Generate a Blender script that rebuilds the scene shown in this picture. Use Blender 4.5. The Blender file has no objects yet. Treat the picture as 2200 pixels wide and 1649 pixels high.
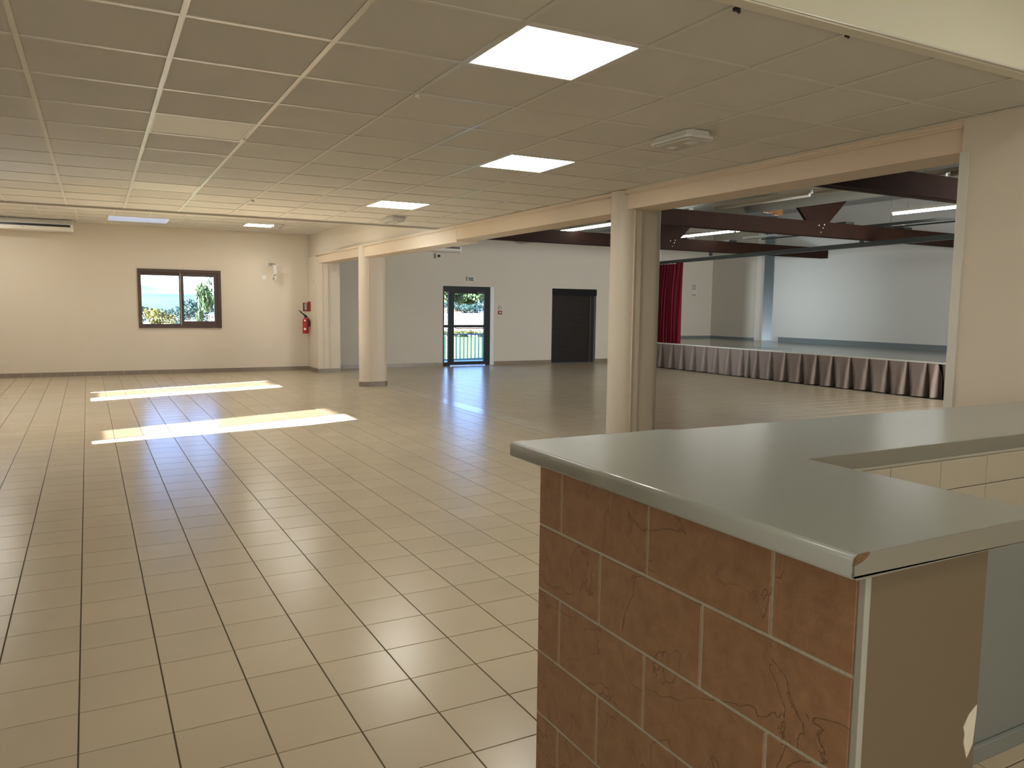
import bpy, bmesh, math, random
from mathutils import Vector, Matrix
random.seed(7)
S = bpy.context.scene
C = S.collection
PI = math.pi

# ------------------------------------------------------------------ camera
FPX = 1681.69
cd = bpy.data.cameras.new('camera'); cam = bpy.data.objects.new('camera', cd); C.objects.link(cam)
cd.sensor_width = 36.0; cd.lens = FPX * 36.0 / 2200.0; cd.clip_end = 5000; cd.clip_start = 0.05
FW = Vector((0.47373344, 0.87516901, -0.09826407))
RT = Vector((0.87992421, -0.47496322, 0.01197217))
UP = Vector((0.03619415, 0.09213655, 0.99508836))
CAM = Vector((0, 0, 1.54))
M = Matrix((RT, UP, -FW)).transposed().to_4x4(); M.translation = CAM
cam.matrix_world = M
S.camera = cam

# ------------------------------------------------------------------ world, sun, exposure
S.view_settings.view_transform = 'Standard'
S.view_settings.look = 'None'
S.view_settings.exposure = 0.32
S.view_settings.gamma = 1.0
S.view_settings.use_curve_mapping = False
w = bpy.data.worlds.new('sky'); S.world = w; w.use_nodes = True
nt = w.node_tree; nt.nodes.clear()
out = nt.nodes.new('ShaderNodeOutputWorld'); bg = nt.nodes.new('ShaderNodeBackground')
tc = nt.nodes.new('ShaderNodeTexCoord'); sp = nt.nodes.new('ShaderNodeSeparateXYZ')
cr = nt.nodes.new('ShaderNodeValToRGB')
nt.links.new(tc.outputs['Generated'], sp.inputs[0]); nt.links.new(sp.outputs['Z'], cr.inputs[0])
cr.color_ramp.elements[0].position = 0.0; cr.color_ramp.elements[0].color = (0.62, 0.80, 1.0, 1)
cr.color_ramp.elements[1].position = 0.7; cr.color_ramp.elements[1].color = (0.16, 0.36, 1.0, 1)
_e = cr.color_ramp.elements.new(0.10); _e.color = (0.28, 0.50, 1.0, 1)
nt.links.new(cr.outputs[0], bg.inputs[0]); bg.inputs[1].default_value = 9.0
nt.links.new(bg.outputs[0], out.inputs[0])

SUN = Vector((1.0, 0.34, -0.368))
sd = bpy.data.lights.new('sun', 'SUN'); so = bpy.data.objects.new('sun', sd); C.objects.link(so)
sd.energy = 190.0; sd.angle = math.radians(0.53); sd.color = (1.0, 0.965, 0.925)
so.rotation_euler = SUN.to_track_quat('-Z', 'Y').to_euler()
so.location = (-20, -5, 12)

PANEL_E = 22.0
# area lamps added out of view to lift hall, room and stage wall
def area(name, loc, target, sx, sy, energy, col, spread=PI):
    d = bpy.data.lights.new(name, 'AREA'); d.shape = 'RECTANGLE'; d.size = sx; d.size_y = sy
    d.energy = energy; d.color = col; d.spread = spread
    o = bpy.data.objects.new(name, d); C.objects.link(o); o.location = loc
    o.rotation_euler = (Vector(target) - Vector(loc)).to_track_quat('-Z', 'Y').to_euler()
    return o
area('hall_fill_lamp', (11.6, 2.35, 1.8), (12.0, 18.5, 1.3), 3.0, 1.8, 230, (1.0, 0.97, 0.92), math.radians(100))  # added fill for the hall, no window is built there
area('room_fill_lamp', (-0.2, -2.85, 1.6), (-0.2, 8, 1.2), 3.6, 1.5, 62, (1.0, 0.96, 0.88))  # added fill behind the viewpoint, brightens the far walls

area('stage_wall_beam', (-2.62, 8.85, 1.5), (17.0, 15.2, 1.75), 1.35, 0.9, 15, (0.86, 0.95, 1.0), math.radians(17))  # added narrow beam aimed at the stage wall, on top of the sky light

# ------------------------------------------------------------------ helpers
def lin(c):
    return tuple(((x / 255 + 0.055) / 1.055) ** 2.4 if x / 255 > 0.04045 else x / 255 / 12.92 for x in c)
MATS = {}
def mat(name, col, rough=0.6, spec=0.5, metal=0.0, noise=0.0, nscale=6.0, bump=0.0, bscale=60.0, emit=None, estr=0.0, trans=0.0, coat=0.0, tint=None):
    if name in MATS: return MATS[name]
    m = bpy.data.materials.new(name); m.use_nodes = True; t = m.node_tree
    b = t.nodes['Principled BSDF']
    b.inputs['Base Color'].default_value = (*col, 1); b.inputs['Roughness'].default_value = rough
    b.inputs['Specular IOR Level'].default_value = spec; b.inputs['Metallic'].default_value = metal
    b.inputs['Coat Weight'].default_value = coat
    if trans: b.inputs['Transmission Weight'].default_value = trans
    if emit: b.inputs['Emission Color'].default_value = (*emit, 1); b.inputs['Emission Strength'].default_value = estr
    g = None
    if noise or bump:
        g = t.nodes.new('ShaderNodeNewGeometry')
    if noise:
        n = t.nodes.new('ShaderNodeTexNoise'); n.inputs['Scale'].default_value = nscale; n.inputs['Detail'].default_value = 5
        t.links.new(g.outputs['Position'], n.inputs['Vector'])
        mx = t.nodes.new('ShaderNodeMixRGB'); mx.blend_type = 'MIX'
        c2 = tint if tint else tuple(max(0, c * (1 - noise)) for c in col)
        c1 = tuple(min(1, c * (1 + noise * 0.5)) for c in col)
        mx.inputs[1].default_value = (*c1, 1); mx.inputs[2].default_value = (*c2, 1)
        t.links.new(n.outputs['Fac'], mx.inputs[0]); t.links.new(mx.outputs[0], b.inputs['Base Color'])
    if bump:
        n2 = t.nodes.new('ShaderNodeTexNoise'); n2.inputs['Scale'].default_value = bscale; n2.inputs['Detail'].default_value = 4
        t.links.new(g.outputs['Position'], n2.inputs['Vector'])
        bp = t.nodes.new('ShaderNodeBump'); bp.inputs['Strength'].default_value = bump; bp.inputs['Distance'].default_value = 0.01
        t.links.new(n2.outputs['Fac'], bp.inputs['Height']); t.links.new(bp.outputs[0], b.inputs['Normal'])
    MATS[name] = m
    return m

def tile_mat(name, col, var, rough, sx, sy, ox=0.0, oy=0.0, spec=0.5, stain=0.05):
    """glazed tile: a small shift of tone from tile to tile and faint clouding"""
    m = bpy.data.materials.new(name); m.use_nodes = True; t = m.node_tree
    b = t.nodes['Principled BSDF']; g = t.nodes.new('ShaderNodeNewGeometry')
    sb = t.nodes.new('ShaderNodeVectorMath'); sb.operation = 'SUBTRACT'; sb.inputs[1].default_value = (ox, oy, 0)
    dv = t.nodes.new('ShaderNodeVectorMath'); dv.operation = 'DIVIDE'; dv.inputs[1].default_value = (sx, sy, 0.5)
    fl = t.nodes.new('ShaderNodeVectorMath'); fl.operation = 'FLOOR'
    wn = t.nodes.new('ShaderNodeTexWhiteNoise'); wn.noise_dimensions = '3D'
    t.links.new(g.outputs['Position'], sb.inputs[0]); t.links.new(sb.outputs[0], dv.inputs[0])
    t.links.new(dv.outputs[0], fl.inputs[0]); t.links.new(fl.outputs[0], wn.inputs[0])
    mr = t.nodes.new('ShaderNodeMapRange'); mr.inputs['To Min'].default_value = 1 - var; mr.inputs['To Max'].default_value = 1 + var
    t.links.new(wn.outputs['Value'], mr.inputs['Value'])
    n = t.nodes.new('ShaderNodeTexNoise'); n.inputs['Scale'].default_value = 2.5; n.inputs['Detail'].default_value = 6
    t.links.new(g.outputs['Position'], n.inputs['Vector'])
    mr2 = t.nodes.new('ShaderNodeMapRange'); mr2.inputs['To Min'].default_value = 1 - stain; mr2.inputs['To Max'].default_value = 1 + stain
    t.links.new(n.outputs['Fac'], mr2.inputs['Value'])
    mu = t.nodes.new('ShaderNodeMath'); mu.operation = 'MULTIPLY'
    t.links.new(mr.outputs[0], mu.inputs[0]); t.links.new(mr2.outputs[0], mu.inputs[1])
    hs = t.nodes.new('ShaderNodeVectorMath'); hs.operation = 'SCALE'; hs.inputs[0].default_value = col
    t.links.new(mu.outputs[0], hs.inputs['Scale']); t.links.new(hs.outputs[0], b.inputs['Base Color'])
    b.inputs['Roughness'].default_value = rough; b.inputs['Specular IOR Level'].default_value = spec
    n3 = t.nodes.new('ShaderNodeTexNoise'); n3.inputs['Scale'].default_value = 9; n3.inputs['Detail'].default_value = 2
    t.links.new(g.outputs['Position'], n3.inputs['Vector'])
    bp = t.nodes.new('ShaderNodeBump'); bp.inputs['Strength'].default_value = 0.004; bp.inputs['Distance'].default_value = 0.01
    t.links.new(n3.outputs['Fac'], bp.inputs['Height']); t.links.new(bp.outputs[0], b.inputs['Normal'])
    MATS[name] = m
    return m

def stone_mat(name, col, dark):
    """brown cast-slate tile: soft clouding, meandering ridges in relief"""
    m = bpy.data.materials.new(name); m.use_nodes = True; t = m.node_tree
    b = t.nodes['Principled BSDF']; g = t.nodes.new('ShaderNodeNewGeometry')
    n = t.nodes.new('ShaderNodeTexNoise'); n.inputs['Scale'].default_value = 3.8; n.inputs['Detail'].default_value = 6.0; n.inputs['Distortion'].default_value = 0.8
    t.links.new(g.outputs['Position'], n.inputs['Vector'])
    # ridge: thin line where the noise crosses its middle
    a = t.nodes.new('ShaderNodeMath'); a.operation = 'SUBTRACT'; a.inputs[1].default_value = 0.5
    t.links.new(n.outputs['Fac'], a.inputs[0])
    ab = t.nodes.new('ShaderNodeMath'); ab.operation = 'ABSOLUTE'; t.links.new(a.outputs[0], ab.inputs[0])
    rr = t.nodes.new('ShaderNodeMapRange'); rr.inputs['From Min'].default_value = 0.0; rr.inputs['From Max'].default_value = 0.0085
    rr.inputs['To Min'].default_value = 1.0; rr.inputs['To Max'].default_value = 0.0; t.links.new(ab.outputs[0], rr.inputs['Value'])
    nb = t.nodes.new('ShaderNodeTexNoise'); nb.inputs['Scale'].default_value = 8; nb.inputs['Detail'].default_value = 2
    t.links.new(g.outputs['Position'], nb.inputs['Vector'])
    gate = t.nodes.new('ShaderNodeMapRange'); gate.inputs['From Min'].default_value = 0.35; gate.inputs['From Max'].default_value = 0.50
    t.links.new(nb.outputs['Fac'], gate.inputs['Value'])
    rg = t.nodes.new('ShaderNodeMath'); rg.operation = 'MULTIPLY'; t.links.new(rr.outputs[0], rg.inputs[0]); t.links.new(gate.outputs[0], rg.inputs[1])
    n2 = t.nodes.new('ShaderNodeTexNoise'); n2.inputs['Scale'].default_value = 22; n2.inputs['Detail'].default_value = 7; n2.inputs['Roughness'].default_value = 0.65
    t.links.new(g.outputs['Position'], n2.inputs['Vector'])
    hh = t.nodes.new('ShaderNodeMath'); hh.operation = 'MULTIPLY_ADD'; hh.inputs[1].default_value = 0.45
    t.links.new(n2.outputs['Fac'], hh.inputs[0])
    sg = t.nodes.new('ShaderNodeMath'); sg.operation = 'MULTIPLY'; sg.inputs[1].default_value = -0.30; t.links.new(rg.outputs[0], sg.inputs[0])
    t.links.new(sg.outputs[0], hh.inputs[2])
    stp = t.nodes.new('ShaderNodeMath'); stp.operation = 'MULTIPLY_ADD'; stp.inputs[1].default_value = 1.6
    t.links.new(n.outputs['Fac'], stp.inputs[0]); t.links.new(hh.outputs[0], stp.inputs[2])
    bp = t.nodes.new('ShaderNodeBump'); bp.inputs['Strength'].default_value = 0.8; bp.inputs['Distance'].default_value = 0.008
    t.links.new(stp.outputs[0], bp.inputs['Height']); t.links.new(bp.outputs[0], b.inputs['Normal'])
    mx = t.nodes.new('ShaderNodeMixRGB'); mx.inputs[1].default_value = (*col, 1); mx.inputs[2].default_value = (*dark, 1)
    cm = t.nodes.new('ShaderNodeMapRange'); cm.inputs['From Min'].default_value = 0.3; cm.inputs['From Max'].default_value = 0.75
    cm.inputs['To Max'].default_value = 0.55; t.links.new(n2.outputs['Fac'], cm.inputs['Value'])
    mxm = t.nodes.new('ShaderNodeMath'); mxm.operation = 'MAXIMUM'
    sc = t.nodes.new('ShaderNodeMath'); sc.operation = 'MULTIPLY'; sc.inputs[1].default_value = 0.75; t.links.new(rg.outputs[0], sc.inputs[0])
    t.links.new(cm.outputs[0], mxm.inputs[0]); t.links.new(sc.outputs[0], mxm.inputs[1]); t.links.new(mxm.outputs[0], mx.inputs[0])
    t.links.new(mx.outputs[0], b.inputs['Base Color']); b.inputs['Roughness'].default_value = 0.55
    MATS[name] = m
    return m

def glass_mat(name, tintc, rough=0.0, fac=0.0):
    m = bpy.data.materials.new(name); m.use_nodes = True; t = m.node_tree; t.nodes.clear()
    o = t.nodes.new('ShaderNodeOutputMaterial'); tr = t.nodes.new('ShaderNodeBsdfTransparent'); gl = t.nodes.new('ShaderNodeBsdfGlossy')
    tr.inputs[0].default_value = (*tintc, 1); gl.inputs['Roughness'].default_value = 0.02
    fr = t.nodes.new('ShaderNodeFresnel'); fr.inputs[0].default_value = 1.5
    mx = t.nodes.new('ShaderNodeMixShader'); t.links.new(fr.outputs[0], mx.inputs[0]); t.links.new(tr.outputs[0], mx.inputs[1]); t.links.new(gl.outputs[0], mx.inputs[2])
    t.links.new(mx.outputs[0], o.inputs[0]); MATS[name] = m
    return m

class MB:
    def __init__(s): s.v = []; s.f = []; s.smooth = []
    def box(s, x0, y0, z0, x1, y1, z1):
        n = len(s.v)
        s.v += [(x0, y0, z0), (x1, y0, z0), (x1, y1, z0), (x0, y1, z0), (x0, y0, z1), (x1, y0, z1), (x1, y1, z1), (x0, y1, z1)]
        s.f += [(n, n+3, n+2, n+1), (n+4, n+5, n+6, n+7), (n, n+1, n+5, n+4), (n+1, n+2, n+6, n+5), (n+2, n+3, n+7, n+6), (n+3, n, n+4, n+7)]
        s.smooth += [False] * 6
        return s
    def hexa(s, pts):
        n = len(s.v); s.v += [tuple(p) for p in pts]
        s.f += [(n, n+3, n+2, n+1), (n+4, n+5, n+6, n+7), (n, n+1, n+5, n+4), (n+1, n+2, n+6, n+5), (n+2, n+3, n+7, n+6), (n+3, n, n+4, n+7)]
        s.smooth += [False] * 6
        return s
    def chamfer(s, x0, y0, z0, x1, y1, z1, c, axis):
        """box whose face on +axis/-axis ('z+','x-','y-') is chamfered by c"""
        n = len(s.v)
        ax = 'xyz'.index(axis[0]); lo = [x0, y0, z0]; hi = [x1, y1, z1]
        o = [i for i in range(3) if i != ax]
        front, back = (hi[ax], lo[ax]) if axis[1] == '+' else (lo[ax], hi[ax])
        mid = front - c if axis[1] == '+' else front + c
        def ring(d, ins):
            r = []
            for (a, b) in ((0, 0), (1, 0), (1, 1), (0, 1)):
                p = [0, 0, 0]; p[ax] = d
                p[o[0]] = (lo[o[0]] + ins) if a == 0 else (hi[o[0]] - ins)
                p[o[1]] = (lo[o[1]] + ins) if b == 0 else (hi[o[1]] - ins)
                r.append(tuple(p))
            return r
        s.v += ring(back, 0) + ring(mid, 0) + ring(front, c)
        for k in (0, 4):
            for i in range(4):
                j = (i + 1) % 4
                s.f.append((n+k+i, n+k+j, n+k+4+j, n+k+4+i)); s.smooth.append(False)
        s.f.append((n+8, n+9, n+10, n+11)); s.smooth.append(False)
        s.f.append((n+3, n+2, n+1, n)); s.smooth.append(False)
        return s
    def prism(s, poly, z0, z1, smooth=False):
        n = len(s.v); k = len(poly)
        s.v += [(p[0], p[1], z0) for p in poly] + [(p[0], p[1], z1) for p in poly]
        for i in range(k):
            j = (i + 1) % k; s.f.append((n+i, n+j, n+k+j, n+k+i)); s.smooth.append(smooth)
        s.f.append(tuple(n+i for i in reversed(range(k)))); s.f.append(tuple(n+k+i for i in range(k))); s.smooth += [False, False]
        return s
    def tube(s, pts, r, seg=10, cap=True):
        pts = [Vector(p) for p in pts]; n = len(s.v); rs = r if isinstance(r, (list, tuple)) else [r] * len(pts)
        for i, p in enumerate(pts):
            d = (pts[min(i+1, len(pts)-1)] - pts[max(i-1, 0)]).normalized()
            a = d.cross(Vector((0, 0, 1)) if abs(d.z) < 0.95 else Vector((1, 0, 0))).normalized(); b = d.cross(a)
            for k in range(seg):
                t = 2 * PI * k / seg; s.v.append(tuple(p + (a * math.cos(t) + b * math.sin(t)) * rs[i]))
        for i in range(len(pts) - 1):
            for k in range(seg):
                j = (k + 1) % seg
                s.f.append((n+i*seg+k, n+i*seg+j, n+(i+1)*seg+j, n+(i+1)*seg+k)); s.smooth.append(True)
        if cap:
            s.f.append(tuple(n+k for k in reversed(range(seg)))); s.f.append(tuple(n+(len(pts)-1)*seg+k for k in range(seg))); s.smooth += [False, False]
        return s
    def lathe(s, prof, seg=24, cx=0, cy=0):
        n = len(s.v)
        for (r, z) in prof:
            for k in range(seg):
                t = 2 * PI * k / seg; s.v.append((cx + r * math.cos(t), cy + r * math.sin(t), z))
        for i in range(len(prof) - 1):
            for k in range(seg):
                j = (k + 1) % seg; s.f.append((n+i*seg+k, n+i*seg+j, n+(i+1)*seg+j, n+(i+1)*seg+k)); s.smooth.append(True)
        return s
    def build(s, name, material, parent=None, bevel=0.0, seg=2):
        me = bpy.data.meshes.new(name); me.from_pydata(s.v, [], s.f); me.update()
        me.polygons.foreach_set('use_smooth', s.smooth)
        bm = bmesh.new(); bm.from_mesh(me); bmesh.ops.recalc_face_normals(bm, faces=bm.faces)
        if bevel:
            bmesh.ops.bevel(bm, geom=[e for e in bm.edges if e.calc_face_angle(0) > 0.6], offset=bevel, segments=seg, affect='EDGES', profile=0.5)
        bm.to_mesh(me); bm.free()
        me.materials.append(material)
        o = bpy.data.objects.new(name, me); C.objects.link(o)
        if parent is not None:
            o.parent = parent
            o.location = -wloc(parent)
        return o
def wloc(p):
    l = p.location.copy()
    if p.parent is not None: l += wloc(p.parent)
    return l
def put(me, name, parent, loc):
    o = bpy.data.objects.new(name, me); C.objects.link(o); o.parent = parent
    o.location = Vector(loc) - wloc(parent)
    return o
def tag(o, label=None, cat=None, group=None, kind=None):
    if label: o['label'] = label
    if cat: o['category'] = cat
    if group: o['group'] = group
    if kind: o['kind'] = kind
    return o
def thing(name, loc, label, cat, group=None):
    o = bpy.data.objects.new(name, None); C.objects.link(o); o.location = loc; o.empty_display_size = 0.1
    return tag(o, label, cat, group)
def struct(o): o['kind'] = 'structure'; return o
def sempty(name, loc=(0, 0, 0)):
    o = bpy.data.objects.new(name, None); C.objects.link(o); o.location = loc; o['kind'] = 'structure'; return o
def px(p):
    d = Vector(p) - CAM; z = d.dot(FW)
    return (1100 + FPX * d.dot(RT) / z, 824.5 - FPX * d.dot(UP) / z, z)

# ------------------------------------------------------------------ materials
WALL = mat('wall_paint', (0.63, 0.565, 0.465), 0.75, 0.3, noise=0.04, nscale=1.2, bump=0.05, bscale=180)
HALLW = mat('hall_paint', (0.60, 0.565, 0.49), 0.75, 0.3, noise=0.05, nscale=0.8, bump=0.05, bscale=180)
STAGEW = mat('stage_wall_paint', (0.56, 0.57, 0.55), 0.7, 0.3, noise=0.03, nscale=0.7)
BEAM = mat('beam_paint', (0.68, 0.56, 0.42), 0.45, 0.4, noise=0.05, nscale=2.0, bump=0.05, bscale=90)
COLM = mat('column_paint', (0.60, 0.535, 0.43), 0.45, 0.4, noise=0.05, nscale=3.0, bump=0.03, bscale=70)
RISER = mat('bulkhead_paint', (0.72, 0.70, 0.56), 0.6, 0.3, noise=0.03, nscale=1.5)
CTILE = tile_mat('ceiling_panel', (0.63, 0.605, 0.55), 0.025, 0.85, 0.6, 0.6, -0.26, 3.433, spec=0.2, stain=0.03)
TEE = mat('ceiling_tee', (0.60, 0.57, 0.49), 0.28, 0.8)
TEED = mat('dark_backing', (0.10, 0.085, 0.06), 0.9)  # plain dark brown for ceiling voids, roof decks and stage platform
FTILE = tile_mat('floor_tile', (0.475, 0.40, 0.285), 0.035, 0.24, 0.3016, 0.3036, -0.0836, 2.9315, spec=0.24)
STILE = tile_mat('strip_tile', (0.50, 0.44, 0.33), 0.05, 0.2, 0.3036, 0.3036, 4.9, 2.9315)
GROUT = mat('grout', (0.105, 0.083, 0.052), 0.9, 0.2, noise=0.2, nscale=5)
JOINT = mat('expansion_joint', (0.10, 0.075, 0.05), 0.7)
SKIRT_T = mat('skirting_tile', (0.23, 0.185, 0.14), 0.35, 0.5, noise=0.15, nscale=8)
BROWNT = stone_mat('brown_slate_tile', (0.35, 0.20, 0.108), (0.15, 0.070, 0.034))
BGROUT = mat('counter_grout', (0.52, 0.50, 0.42), 0.85, 0.2, noise=0.15, nscale=30, bump=0.4, bscale=150)
SLAB = mat('counter_laminate', (0.285, 0.295, 0.265), 0.24, 0.5, noise=0.03, nscale=4)
SLABE = mat('laminate_edge', (0.235, 0.22, 0.18), 0.4, 0.4)
CHIP = mat('chipboard', (0.22, 0.13, 0.05), 0.9, noise=0.6, nscale=160, bump=0.8, bscale=300)
BRNP = mat('brown_painted_board', (0.165, 0.128, 0.082), 0.5, 0.3, noise=0.04, nscale=3)
GRYP = mat('grey_painted_panel', (0.24, 0.26, 0.245), 0.3, 0.5, noise=0.05, nscale=2)
TRIMM = mat('grey_corner_trim', (0.36, 0.37, 0.32), 0.35, 0.5)
WTILE = tile_mat('cream_wall_tile', (0.45, 0.41, 0.32), 0.02, 0.18, 0.244, 0.3, 2.096, 0)
WGROUT = mat('cream_grout', (0.22, 0.19, 0.14), 0.9)
WHITE = mat('white_plastic', (0.70, 0.68, 0.62), 0.4, 0.5)
WHITE2 = mat('white_enamel', (0.75, 0.75, 0.72), 0.3, 0.5)
PATCH = mat('bare_plaster', (0.66, 0.62, 0.50), 0.9, noise=0.1, nscale=60, bump=0.3, bscale=200)
BLACK = mat('black_plastic', (0.012, 0.012, 0.013), 0.4, 0.5)
DKFR = mat('dark_aluminium', (0.010, 0.015, 0.017), 0.5, 0.25)
BRFR = mat('brown_window_frame', (0.062, 0.036, 0.028), 0.4, 0.5, noise=0.1, nscale=8)
SHUT = mat('dark_shutter_slat', (0.014, 0.011, 0.008), 0.5, 0.3)
RED = mat('red_enamel', (0.36, 0.015, 0.02), 0.3, 0.6)
REDS = mat('red_print', (0.28, 0.018, 0.02), 0.5)
GREEN = mat('green_sign', (0.005, 0.06, 0.035), 0.4)
STEEL = mat('steel', (0.4, 0.4, 0.38), 0.35, 0.5, metal=0.9)
WOOD = mat('dark_stained_timber', (0.022, 0.009, 0.0055), 0.7, 0.12, noise=0.45, nscale=5, bump=0.15, bscale=40)
WOODL = mat('light_timber', (0.42, 0.20, 0.07), 0.6, noise=0.3, nscale=7)
RAILM = mat('dark_green_rail', (0.022, 0.028, 0.026), 0.4, 0.5)
ROOFM = mat('hall_roof_panel', (0.36, 0.36, 0.35), 0.6, 0.3, noise=0.06, nscale=1.0)
CORR = mat('corrugated_steel', (0.26, 0.27, 0.25), 0.45, 0.5, metal=0.3)
DUCT = mat('galvanised_duct', (0.30, 0.32, 0.31), 0.35, 0.5, metal=0.6, noise=0.08, nscale=3)
TUBE = mat('fluorescent_tube', (0.9, 0.9, 0.9), 0.4, emit=(1.0, 0.99, 0.92), estr=22.0)
TUBEOFF = mat('tube_housing', (0.55, 0.55, 0.50), 0.4)
CURT = mat('red_velvet_curtain', (0.115, 0.004, 0.012), 0.8, 0.2, noise=0.2, nscale=3)
FAB = mat('grey_pleated_fabric', (0.235, 0.19, 0.165), 0.9, 0.15, noise=0.12, nscale=2.5, bump=0.1, bscale=500)
STAGEF = mat('stage_floor', (0.30, 0.30, 0.27), 0.16, 0.5, noise=0.06, nscale=1.2)
STAGEN = mat('stage_nosing', (0.62, 0.62, 0.56), 0.35)
BLUEG = mat('blue_grey_skirting', (0.16, 0.19, 0.20), 0.4)
LEDM = mat('led_diffuser', (0.9, 0.9, 0.88), 0.4, emit=(1.0, 0.96, 0.88), estr=PANEL_E)
LEDOFF = mat('led_diffuser_off', (0.72, 0.69, 0.60), 0.5)
BLUEP = mat('bluish_glow_diffuser', (0.50, 0.58, 0.74), 0.2, 0.6, emit=(0.45, 0.58, 0.90), estr=0.42)  # blue reflection on the panel put in as colour and weak glow
PAPER = mat('paper', (0.62, 0.60, 0.54), 0.8)
INK = mat('ink', (0.05, 0.05, 0.05), 0.8)
GLASS = glass_mat('solar_glass', (0.74, 0.76, 0.77))
GLASSD = glass_mat('dark_tinted_glass', (0.34, 0.335, 0.325))
GRASS = mat('grass', (0.06, 0.13, 0.03), 0.9, 0.1, noise=0.4, nscale=0.6)
FIELD = mat('dry_field', (0.62, 0.50, 0.36), 0.95, 0.1, noise=0.15, nscale=0.05)
HILL = mat('hazy_hill', (0.10, 0.22, 0.26), 0.95, 0.05, noise=0.5, nscale=0.006, tint=(0.22, 0.33, 0.33))
LEAFY = mat('yellow_green_leaves', (0.060, 0.062, 0.014), 0.7, 0.2, noise=0.4, nscale=1.2)
LEAFG = mat('mid_green_leaves', (0.026, 0.052, 0.018), 0.7, 0.2, noise=0.4, nscale=1.0)
LEAFD = mat('blue_green_leaves', (0.012, 0.032, 0.030), 0.7, 0.2, noise=0.4, nscale=1.0)
BARK = mat('bark', (0.12, 0.09, 0.07), 0.9)
RAILB = mat('blue_grey_railing', (0.10, 0.17, 0.22), 0.5, 0.5)
DECK = mat('terrace_concrete', (0.42, 0.40, 0.36), 0.9, noise=0.1, nscale=4)

HC = 2.658; HC2 = 3.14; XL = -2.7; XR = 4.54; YF = 18.5; YB = -3.0; YS = 10.83; YK = 2.27

# ------------------------------------------------------------------ floor
floor = sempty('floor')
MB().box(XL - 0.3, YB - 0.3, -0.25, 17.6, YF + 0.25, -0.0035).build('grout_bed', GROUT, floor)
gx, gy, ox, oy = 0.3016, 0.3036, -0.0836, 2.9315
cells = []
ix0 = int(math.floor((XL - ox) / gx)); iy0 = int(math.floor((YB - oy) / gy)); iy1 = int(math.ceil((YF - oy) / gy))
JW = 0.0054
for j in range(iy0, iy1):
    y0 = max(oy + j * gy, YB); y1 = min(oy + (j + 1) * gy, YF)
    if y1 - y0 < 0.02: continue
    for i in range(ix0, 17):
        x0 = max(ox + i * gx, XL); x1 = min(ox + (i + 1) * gx, 4.9)
        if x1 - x0 < 0.02: continue
        cells.append((x0, y0, x1, y1, 0))
    cells.append((4.905, y0, 5.205, y1, 1))
    i = 0
    while True:
        x0 = 5.205 + i * gx; x1 = min(x0 + gx, 17.5); i += 1
        if x0 > 17.3: break
        if x0 > 13.3 and j > -100: break
        cells.append((x0, y0, x1, y1, 2))
def visible_area(c):
    cx, cy = (c[0] + c[2]) / 2, (c[1] + c[3]) / 2
    u, v, z = px((cx, cy, 0))
    if z < 0.3 or not (-60 < u < 2260 and v < 1700): return 0
    if u > 1150 and v > 948: return 0
    if u > 1087 and v > 955: return 0
    if u > 1300 and v > 900: return 0
    p = [px((a, b, 0)) for a, b in ((c[0], c[1]), (c[2], c[1]), (c[2], c[3]), (c[0], c[3]))]
    return abs(sum(p[k][0] * p[(k+1) % 4][1] - p[(k+1) % 4][0] * p[k][1] for k in range(4))) / 2
cells.sort(key=lambda c: -visible_area(c))
shared = {}
rest = {0: MB(), 1: MB(), 2: MB()}
def tile_mesh(wx, wy, m):
    k = (round(wx, 4), round(wy, 4), m.name)
    if k not in shared:
        b = MB(); b.chamfer(JW / 2, JW / 2, -0.008, wx - JW / 2, wy - JW / 2, 0, 0.0012, 'z+')
        o = b.build('tile', m); shared[k] = o.data; bpy.data.objects.remove(o)
    return shared[k]
for n, c in enumerate(cells):
    m = STILE if c[4] == 1 else FTILE
    if n < 299:
        put(tile_mesh(c[2] - c[0], c[3] - c[1], m), 'tile', floor, (c[0], c[1], 0))
    else:
        rest[c[4]].chamfer(c[0] + JW / 2, c[1] + JW / 2, -0.008, c[2] - JW / 2, c[3] - JW / 2, 0, 0.0012, 'z+')
all_rest = MB(); idx = []
for k in (0, 2, 1):
    nb = len(all_rest.v); all_rest.v += rest[k].v; all_rest.f += [tuple(a + nb for a in f) for f in rest[k].f]; all_rest.smooth += rest[k].smooth
    idx += [1 if k == 1 else 0] * len(rest[k].f)
o = all_rest.build('tiling', FTILE, floor); o.data.materials.append(STILE)
for p, a in zip(o.data.polygons, idx): p.material_index = a
o['kind'] = 'stuff'
MB().box(4.9, YB, -0.006, 4.905, YF, -0.0005).build('expansion_joint', JOINT, floor)

# ------------------------------------------------------------------ walls of the room
def wall(name, boxes, m, parent=None):
    b = MB()
    for q in boxes: b.box(*q)
    return struct(b.build(name, m, parent))
# left wall with two sliding windows (their light falls on the floor)
wa = [(12.70, 14.15), (8.13, 9.54)]
ys = [YB, 8.13, 9.54, 12.70, 14.15, YF]
bx = [(XL - 0.3, YB - 0.3, 0, XL, 8.13, 3.5), (XL - 0.3, 9.54, 0, XL, 12.70, 3.5), (XL - 0.3, 14.15, 0, XL, YF + 0.3, 3.5)]
for a, b_ in wa: bx += [(XL - 0.3, a, 0, XL, b_, 1.0), (XL - 0.3, a, 2.24, XL, b_, 3.5)]
wall('wall_left', bx, WALL)
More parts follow.
